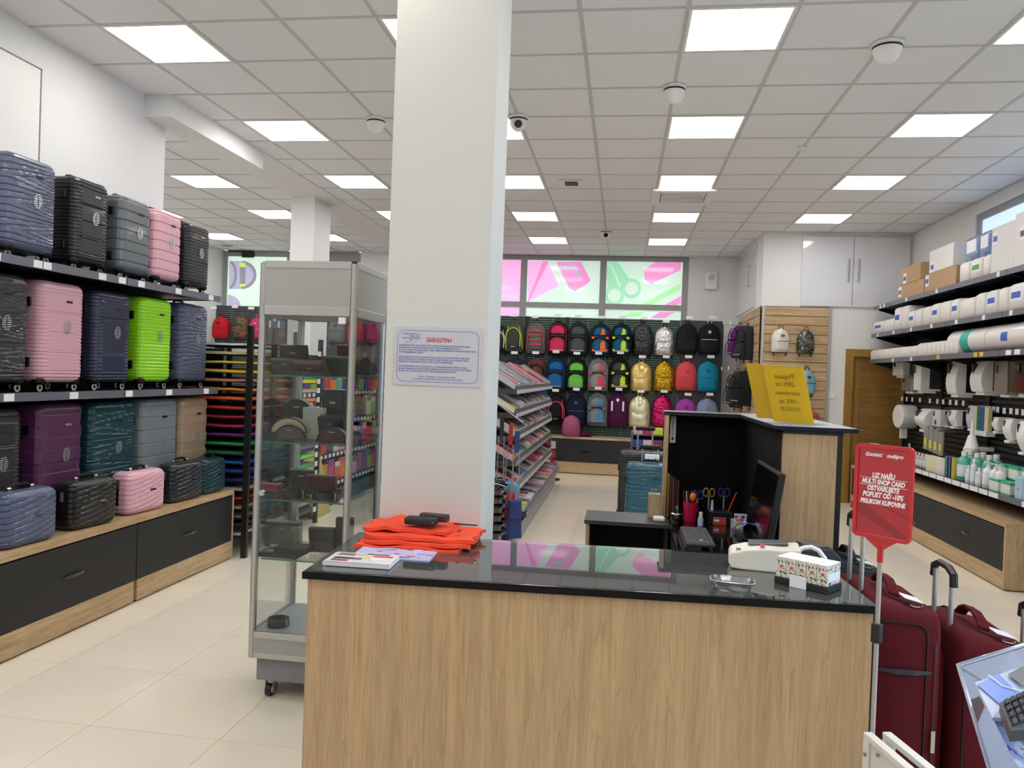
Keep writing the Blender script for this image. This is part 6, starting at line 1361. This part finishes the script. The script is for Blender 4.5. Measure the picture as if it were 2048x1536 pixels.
# ================================================================ SOFT SUITCASES ON THE RIGHT
def softcase(lab,X0,X1,Ya,Yb2,h,c,zipc,poles=0,tagc=None):
    """pocket side faces +x; carry-handle side faces -y (camera)"""
    w=X1-X0; L=Yb2-Ya; t=thing('soft_suitcase',lab,'suitcase',((X0+X1)/2,(Ya+Yb2)/2,0),0,'soft suitcases right of the counter')
    m=fab(c); hz=.045
    def ring(z,ins,sl=0): 
        o=[]; e=.05
        for sx,sy,a0 in ((1,1,0),(-1,1,90),(-1,-1,180),(1,-1,270)):
            for k in range(5): a=math.radians(a0+90*k/4); o.append((sx*(w/2-ins*.45-e*.5)+e*.5*math.cos(a),sy*(L/2-ins-e)+e*math.sin(a),z-(sl*(sx>0))))
        return o
    MB().loft([ring(hz,.02),ring(hz+.03,0),ring(h-.09,0),ring(h-.035,.012,.01),ring(h-.01,.035,.03),ring(h,.07,.045)]).build('body',m,t,smooth=True)
    # front pocket bulge (+x)
    MB().loft([[(w/2-.02,-L/2+.05,z),(w/2+d,-L/2+.07,z),(w/2+d,L/2-.07,z),(w/2-.02,L/2-.05,z)] for z,d in ((hz+.04,.0),(hz+.08,.03),(h*.55,.035),(h-.2,.03),(h-.12,0))]).build('front_pocket',m,t,bev=.01)
    yf=-L/2-.001
    MB().tube([(-w/2+.02,yf,hz+.05)]+[(-w/2+.06-.04*math.cos(a),yf,h-.115+.045*math.sin(a)) for a in [math.pi/2*k/5 for k in range(6)]]+[(w/2-.095+.04*math.sin(a),yf,h-.115+.042*math.cos(a)) for a in [math.pi/2*k/5 for k in range(6)]]+[(w/2-.055,yf,hz+.05)],.0035).build('piping',BLK if c!='30343b' else DGPL,t,smooth=True)
    MB().tube([(w/2-.028,yf+.003,hz+.03),(w/2-.028,yf+.003,h-.14),(w/2-.028,yf+.06,h-.06),(w/2-.03,0,h-.045),(w/2-.03,L/2-.05,h-.07)],.006).build('zip',mat('zip_'+zipc,zipc,.5),t,smooth=True)
    box('zip_puller',mat('pale_gold_metal','b9b2a2',.3,metal=.7),w/2-.034,w/2-.020,yf-.008,yf-.002,h*.40,h*.49,t,bev=.002)
    MB().loft([[(-.09,yf-.001,h*.72-.006),(-.03,yf-.012,h*.72-.010),(.03,yf-.012,h*.72-.010),(.09,yf-.001,h*.72-.006)],[(-.09,yf-.001,h*.72+.006),(-.03,yf-.012,h*.72+.010),(.03,yf-.012,h*.72+.010),(.09,yf-.001,h*.72+.006)]]).build('side_handle',mat('dark_green_black_rubber','20282a',.4),t,bev=.002)
    hx=.0
    MB().loft([[(hx-.02,y,h-.01+zz_),(hx+.02,y,h-.02+zz_),(hx+.02,y,h-.012+zz_+.006),(hx-.02,y,h-.002+zz_+.006)] for y,zz_ in ((-.1,0),(-.07,.025),(-.03,.04),(.03,.04),(.07,.025),(.1,0))]).build('top_handle',m,t,bev=.004)
    if tagc: 
        MB().loft([[(x,y,z) for x,z in ((.02,h-.006),(.085,h-.022),(.085,h-.020),(.02,h-.004))] for y in (-.15,-.07)]).build('paper_tag',CARD,t); MB().tube([(.06+.02*math.cos(a),-.15+.02*math.sin(a),h-.03) for a in [6.283*i/10 for i in range(9)]],.003).build('tag_ring',mat('pale_gold_metal','b9b2a2',.3,metal=.7),t,smooth=True)
    if poles:
        for y in (-.075,.075): MB().cyl((-w/2+.02,y,h-.05),(-w/2+.02,y,h+poles),.0085,n=10).build('telescopic_tube',ALU,t,smooth=True)
        MB().tube([(-w/2+.02,-.09,h+poles-.03),(-w/2+.02,-.085,h+poles+.012),(-w/2+.02,-.04,h+poles+.03),(-w/2+.02,.04,h+poles+.03),(-w/2+.02,.085,h+poles+.012),(-w/2+.02,.09,h+poles-.03)],.014).build('pull_grip',mat('black_rubber_grip','201a1c',.4),t,smooth=True)
    for sx in (-1,1):
        for sy in (-1,1): MB().cyl((sx*(w/2-.05)-.012,sy*(L/2-.06),.026),(sx*(w/2-.05)+.012,sy*(L/2-.06),.026),.026,n=14).build('wheel',BLK,t,smooth=True)
    return t
softcase('large burgundy soft suitcase touching the counter end, handle extended',.872,1.125,2.84,3.30,.85,'540c16','4a0c14',.23,True)
softcase('medium burgundy soft suitcase with extended handle, right of the large one',1.175,1.42,2.84,3.26,.755,'540c16','4a0c14',.16,True)
softcase('small burgundy soft suitcase with extended handle behind the clear box',1.46,1.70,2.80,3.18,.60,'540c16','4a0c14',.20,True)
softcase('large dark grey soft suitcase behind the large burgundy one',1.03,1.29,3.40,3.86,.70,'30343b','1c1e22',0,True)
softcase('medium dark grey soft suitcase behind the medium burgundy one',1.32,1.58,3.40,3.82,.60,'30343b','1c1e22',0,True)
softcase('dark grey soft suitcase furthest back, beside the booth',1.06,1.31,4.00,4.46,.72,'2c3036','1c1e22',0,True)
# hard suitcases behind the side table
suitcase('teal wavy hard suitcase with extended handle between booth and magazines',None,(.29,7.62,0),.03,.46,.78,.26,'wave','1f5467',tel=.13)
o=box('bow_tag',camo('blue_bow',['1c3a7a','d8dce8','3a6ad0'],40),-.07,.07,-.02,.02,0,.05,bev=.01); solo(o,'blue and white tag tied to the teal suitcase handle','tag',(.30,7.55,.815))
suitcase('black ribbed hard suitcase with extended handle behind the teal one',None,(.25,8.05,0),.03,.52,.85,.30,'ribs','1a1c1e',tel=.21,emb=False)
# mid magazine table behind
mt_=thing('pack_rack','small rack of pink and blue packs behind the black suitcase','rack',(0,0,0)); a=ony(1265,858,8.6); 
box('back',BLKM,a.x,a.x+.55,8.85,8.88,0,1.0,mt_); 
for k in range(4): box('shelf',LIP,a.x,a.x+.55,8.55,8.85,.98-k*.13-.012,.98-k*.13,mt_)
for s in (0,1): box('side_panel',LIP,a.x+s*.55-.01,a.x+s*.55+.01,8.55,8.85,0,1.0,mt_)
cols=[('d9b0c0','pale pink'),('b03050','crimson'),('c8d83a','lime'),('3a50b0','blue'),('e0c8d0','cream pink'),('8a3a5a','plum'),('d8d8e8','white'),('4a6ac8','bright blue')]
for r in range(4):
    for k in range(5):
        c,n_=cols[(k+r*3)%8]; o=box('pack',mat('pack_'+c,c,.35,coat=.3),0,.1,0,.16,0,.07,bev=.003); solo(o,'%s pack, %s from the left on the %s shelf of the small rack'%(n_,ORD[k],ORD[r]),'pack',(a.x+.01+k*.108,8.56,.981-r*.13),group='packs on the small rack')
# spinner with small red items at the far end of the magazines
t=thing('card_spinner','small wire spinner with red and white cards at the far end of the magazines','rack',(ony(1101,930,11.75).x,11.75,0)); MB().cyl((0,0,0),(0,0,.62),.012).build('pole',STEEL,t)
for k in range(4):
    for j in range(2): box('card',mat('pack_'+['c23a2a','d8d4d0','b03050'][(k+j)%3],['c23a2a','d8d4d0','b03050'][(k+j)%3],.4),-.08+j*.08,-.01+j*.08,-.05,-.04,.06+k*.14,.17+k*.14,t)
MB().lathe([(.15,0),(.15,.015),(.02,.03)],n=20).build('base_plate',BLK,t)
# ================================================================ FOREGROUND
def fg(px,py,d): v=ray(px,py); return C0+v*d
# white metal framed barrier
tl_=fg(1732,1463,1.55); tr_=fg(1965,1560,1.22)
wd=Vector((tr_.x-tl_.x,tr_.y-tl_.y,0)).normalized(); yaw=math.atan2(wd.y,wd.x)
t=thing('white_stand','low white-framed stand with aluminium edges in the near foreground','stand',(tl_.x,tl_.y,0),yaw); zt_=tl_.z
WF=mat('white_metal_profile','d9d6cf',.35,metal=.15)
for y in (0,.04): box('top_rail',WF,0,.62,y-.006,y+.012,zt_-.012,zt_,t,bev=.002)
for x in (0,.60): box('post',WF,x,x+.02,-.006,.012,0,zt_-.012,t,bev=.002); box('post',WF,x,x+.02,.034,.052,0,zt_-.012,t,bev=.002)
box('panel',mat('pale_frosted_panel','cfccc2',.3,coat=.3),.02,.60,-.0,.006,.05,zt_-.012,t); box('infill',mat('mid_grey_infill','8d8b86',.5),.0,.6,.015,.03,.05,zt_-.03,t)
for x,z_ in ((.012,zt_-.04),(.055,zt_-.02)): MB().cyl((x,-.009,z_),(x,-.005,z_),.004,n=10).build('rivet',STEEL,t)
# shop shelf carrying the clear box (black stand)
bk=thing('black_stand','black display stand under the clear box at the bottom right corner','stand',(0,0,0))
p0=fg(1940,1490,1.15); zs=p0.z
box('riser',BLKM,.58,1.05,.70,1.02,0,zs-.03,bk,bev=.003)
box('front_lip',mat('navy_black_metal','20232e',.4),.635,.665,.86,1.10,zs-.10,zs,bk,bev=.002); box('platform',mat('navy_black_metal','20232e',.4),.58,1.05,.70,1.12,zs-.12,zs-.09,bk,bev=.002)
ab=thing('clear_box','open clear acrylic box holding a pocket calculator pack','box',(0,0,0))
D0=1.02
tlb=fg(1916,1330,1.06); trb=fg(2060,1285,1.16); bl=fg(1985,1560,.93); 
AC_=glass('acrylic_wall',(.97,.975,.985),.14,.02); RIM=mat('acrylic_edge','9aa0b4',.15,coat=.7)
def tray4(p,q_,r,s): pass
u=(trb-tlb); v=(bl-tlb); frt=Vector((.22,-.20,.02))
quad('wall_back',[tlb,trb,trb+v*1.1,tlb+v*1.1],AC_,.003,ab)
f1=tlb+Vector((.10,-.17,-.04))
quad('wall_side',[tlb,tlb+v*1.1,f1+v*1.1,f1],AC_,.003,ab)
MB().tube([trb,tlb,f1],.0028,6).build('rim',RIM,ab,smooth=True); MB().tube([tlb,tlb+v*1.1],.0028,6).build('corner_edge',RIM,ab,smooth=True)
# blue box in it
c1,c2,c3,c4=fg(1950,1365,.98),fg(2075,1322,1.06),fg(2090,1440,.93),fg(1985,1435,.90)
bb=thing('calculator_box','white and blue calculator box standing in the clear box','box',(0,0,0))
nn=((c2-c1).cross(c4-c1)).normalized(); 
if nn.dot(C0-c1)<0: nn=-nn
quad('lid',[c1,c2,c3,c4],mat('white_blue_print','b9c6e4',.25,coat=.5),.004 if ((c2-c1).cross(c4-c1)).dot(C0-c1)<0 else -.004,bb)
def onq(a,b,off=.002): return c1+(c2-c1)*a+(c4-c1)*b+nn*off
MB().add([onq(0,.1),onq(.35,0),onq(.5,1),onq(.2,1)],[(0,1,2,3)]).build('blue_swirl',mat('blue_gradient_print','6f8fe0',.25,coat=.5),bb)
MB().tube([onq(.2,0,.003),onq(.3,.4,.003),onq(.55,.8,.003),onq(.9,1,.003)],.0012,4).build('white_swirl',CARD,bb)
MB().add([onq(.35,.75,.003),onq(.5,.75,.003),onq(.53,.92,.003),onq(.38,.92,.003)],[(0,1,2,3)]).build('pale_label',mat('pale_yellow_label','e6e2b0',.5),bb)
s1=fg(1990,1450,.88); MB().add([onq(0,.35,-.001),onq(.28,1,-.001),onq(.5,1.9,-.03),onq(.2,2.0,-.03)],[(0,1,2,3)]).build('box_side',camo('blue_white_mottle',['2a4aa8','8fa4d8','c4cce4','4a68c0'],60,.3),bb)
MB().add([onq(.28,1,-.002),onq(1.2,1.1,-.002),onq(1.3,2.2,-.05),onq(.5,1.9,-.03)],[(0,1,2,3)]).build('box_front',camo('blue_white_mottle',['2a4aa8','8fa4d8','c4cce4','4a68c0'],60,.3),bb)
# calculator on box art and real one
k1,k2,k3,k4=fg(2000,1405,.90),fg(2065,1375,.95),fg(2090,1455,.86),fg(2022,1462,.83)
kc=thing('pocket_calculator','dark grey pocket calculator with rubber keys in the clear box','calculator',(0,0,0)); n2=((k2-k1).cross(k4-k1)).normalized(); 
if n2.dot(C0-k1)<0: n2=-n2
quad('body',[k1,k2,k3,k4],mat('dark_key_body','3a3a3e',.4),.012 if ((k2-k1).cross(k4-k1)).dot(C0-k1)<0 else -.012,kc)
for i in range(5):
    for j in range(4):
        a=.08+i*.18; b=.08+j*.23; q4=[k1+(k2-k1)*(a+da)+(k4-k1)*(b+db)+n2*.001 for da,db in ((0,0),(.13,0),(.13,.15),(0,.15))]
        MB().loft([q4,[v_+n2*.004 for v_ in q4]]).build('key',BLK,kc,bev=.001)
MB().add([onq(.45,.15,.004),onq(.95,.0,.004),onq(.98,.45,.004),onq(.55,.6,.004)],[(0,1,2,3)]).build('calculator_picture',mat('grey_calculator_picture','6a6c70',.4),bb)
quad('front_wall',[f1+v*.25,f1+v*1.1,f1+v*1.1+u*1.2,f1+v*.25+u*1.2],AC_,.003,ab)
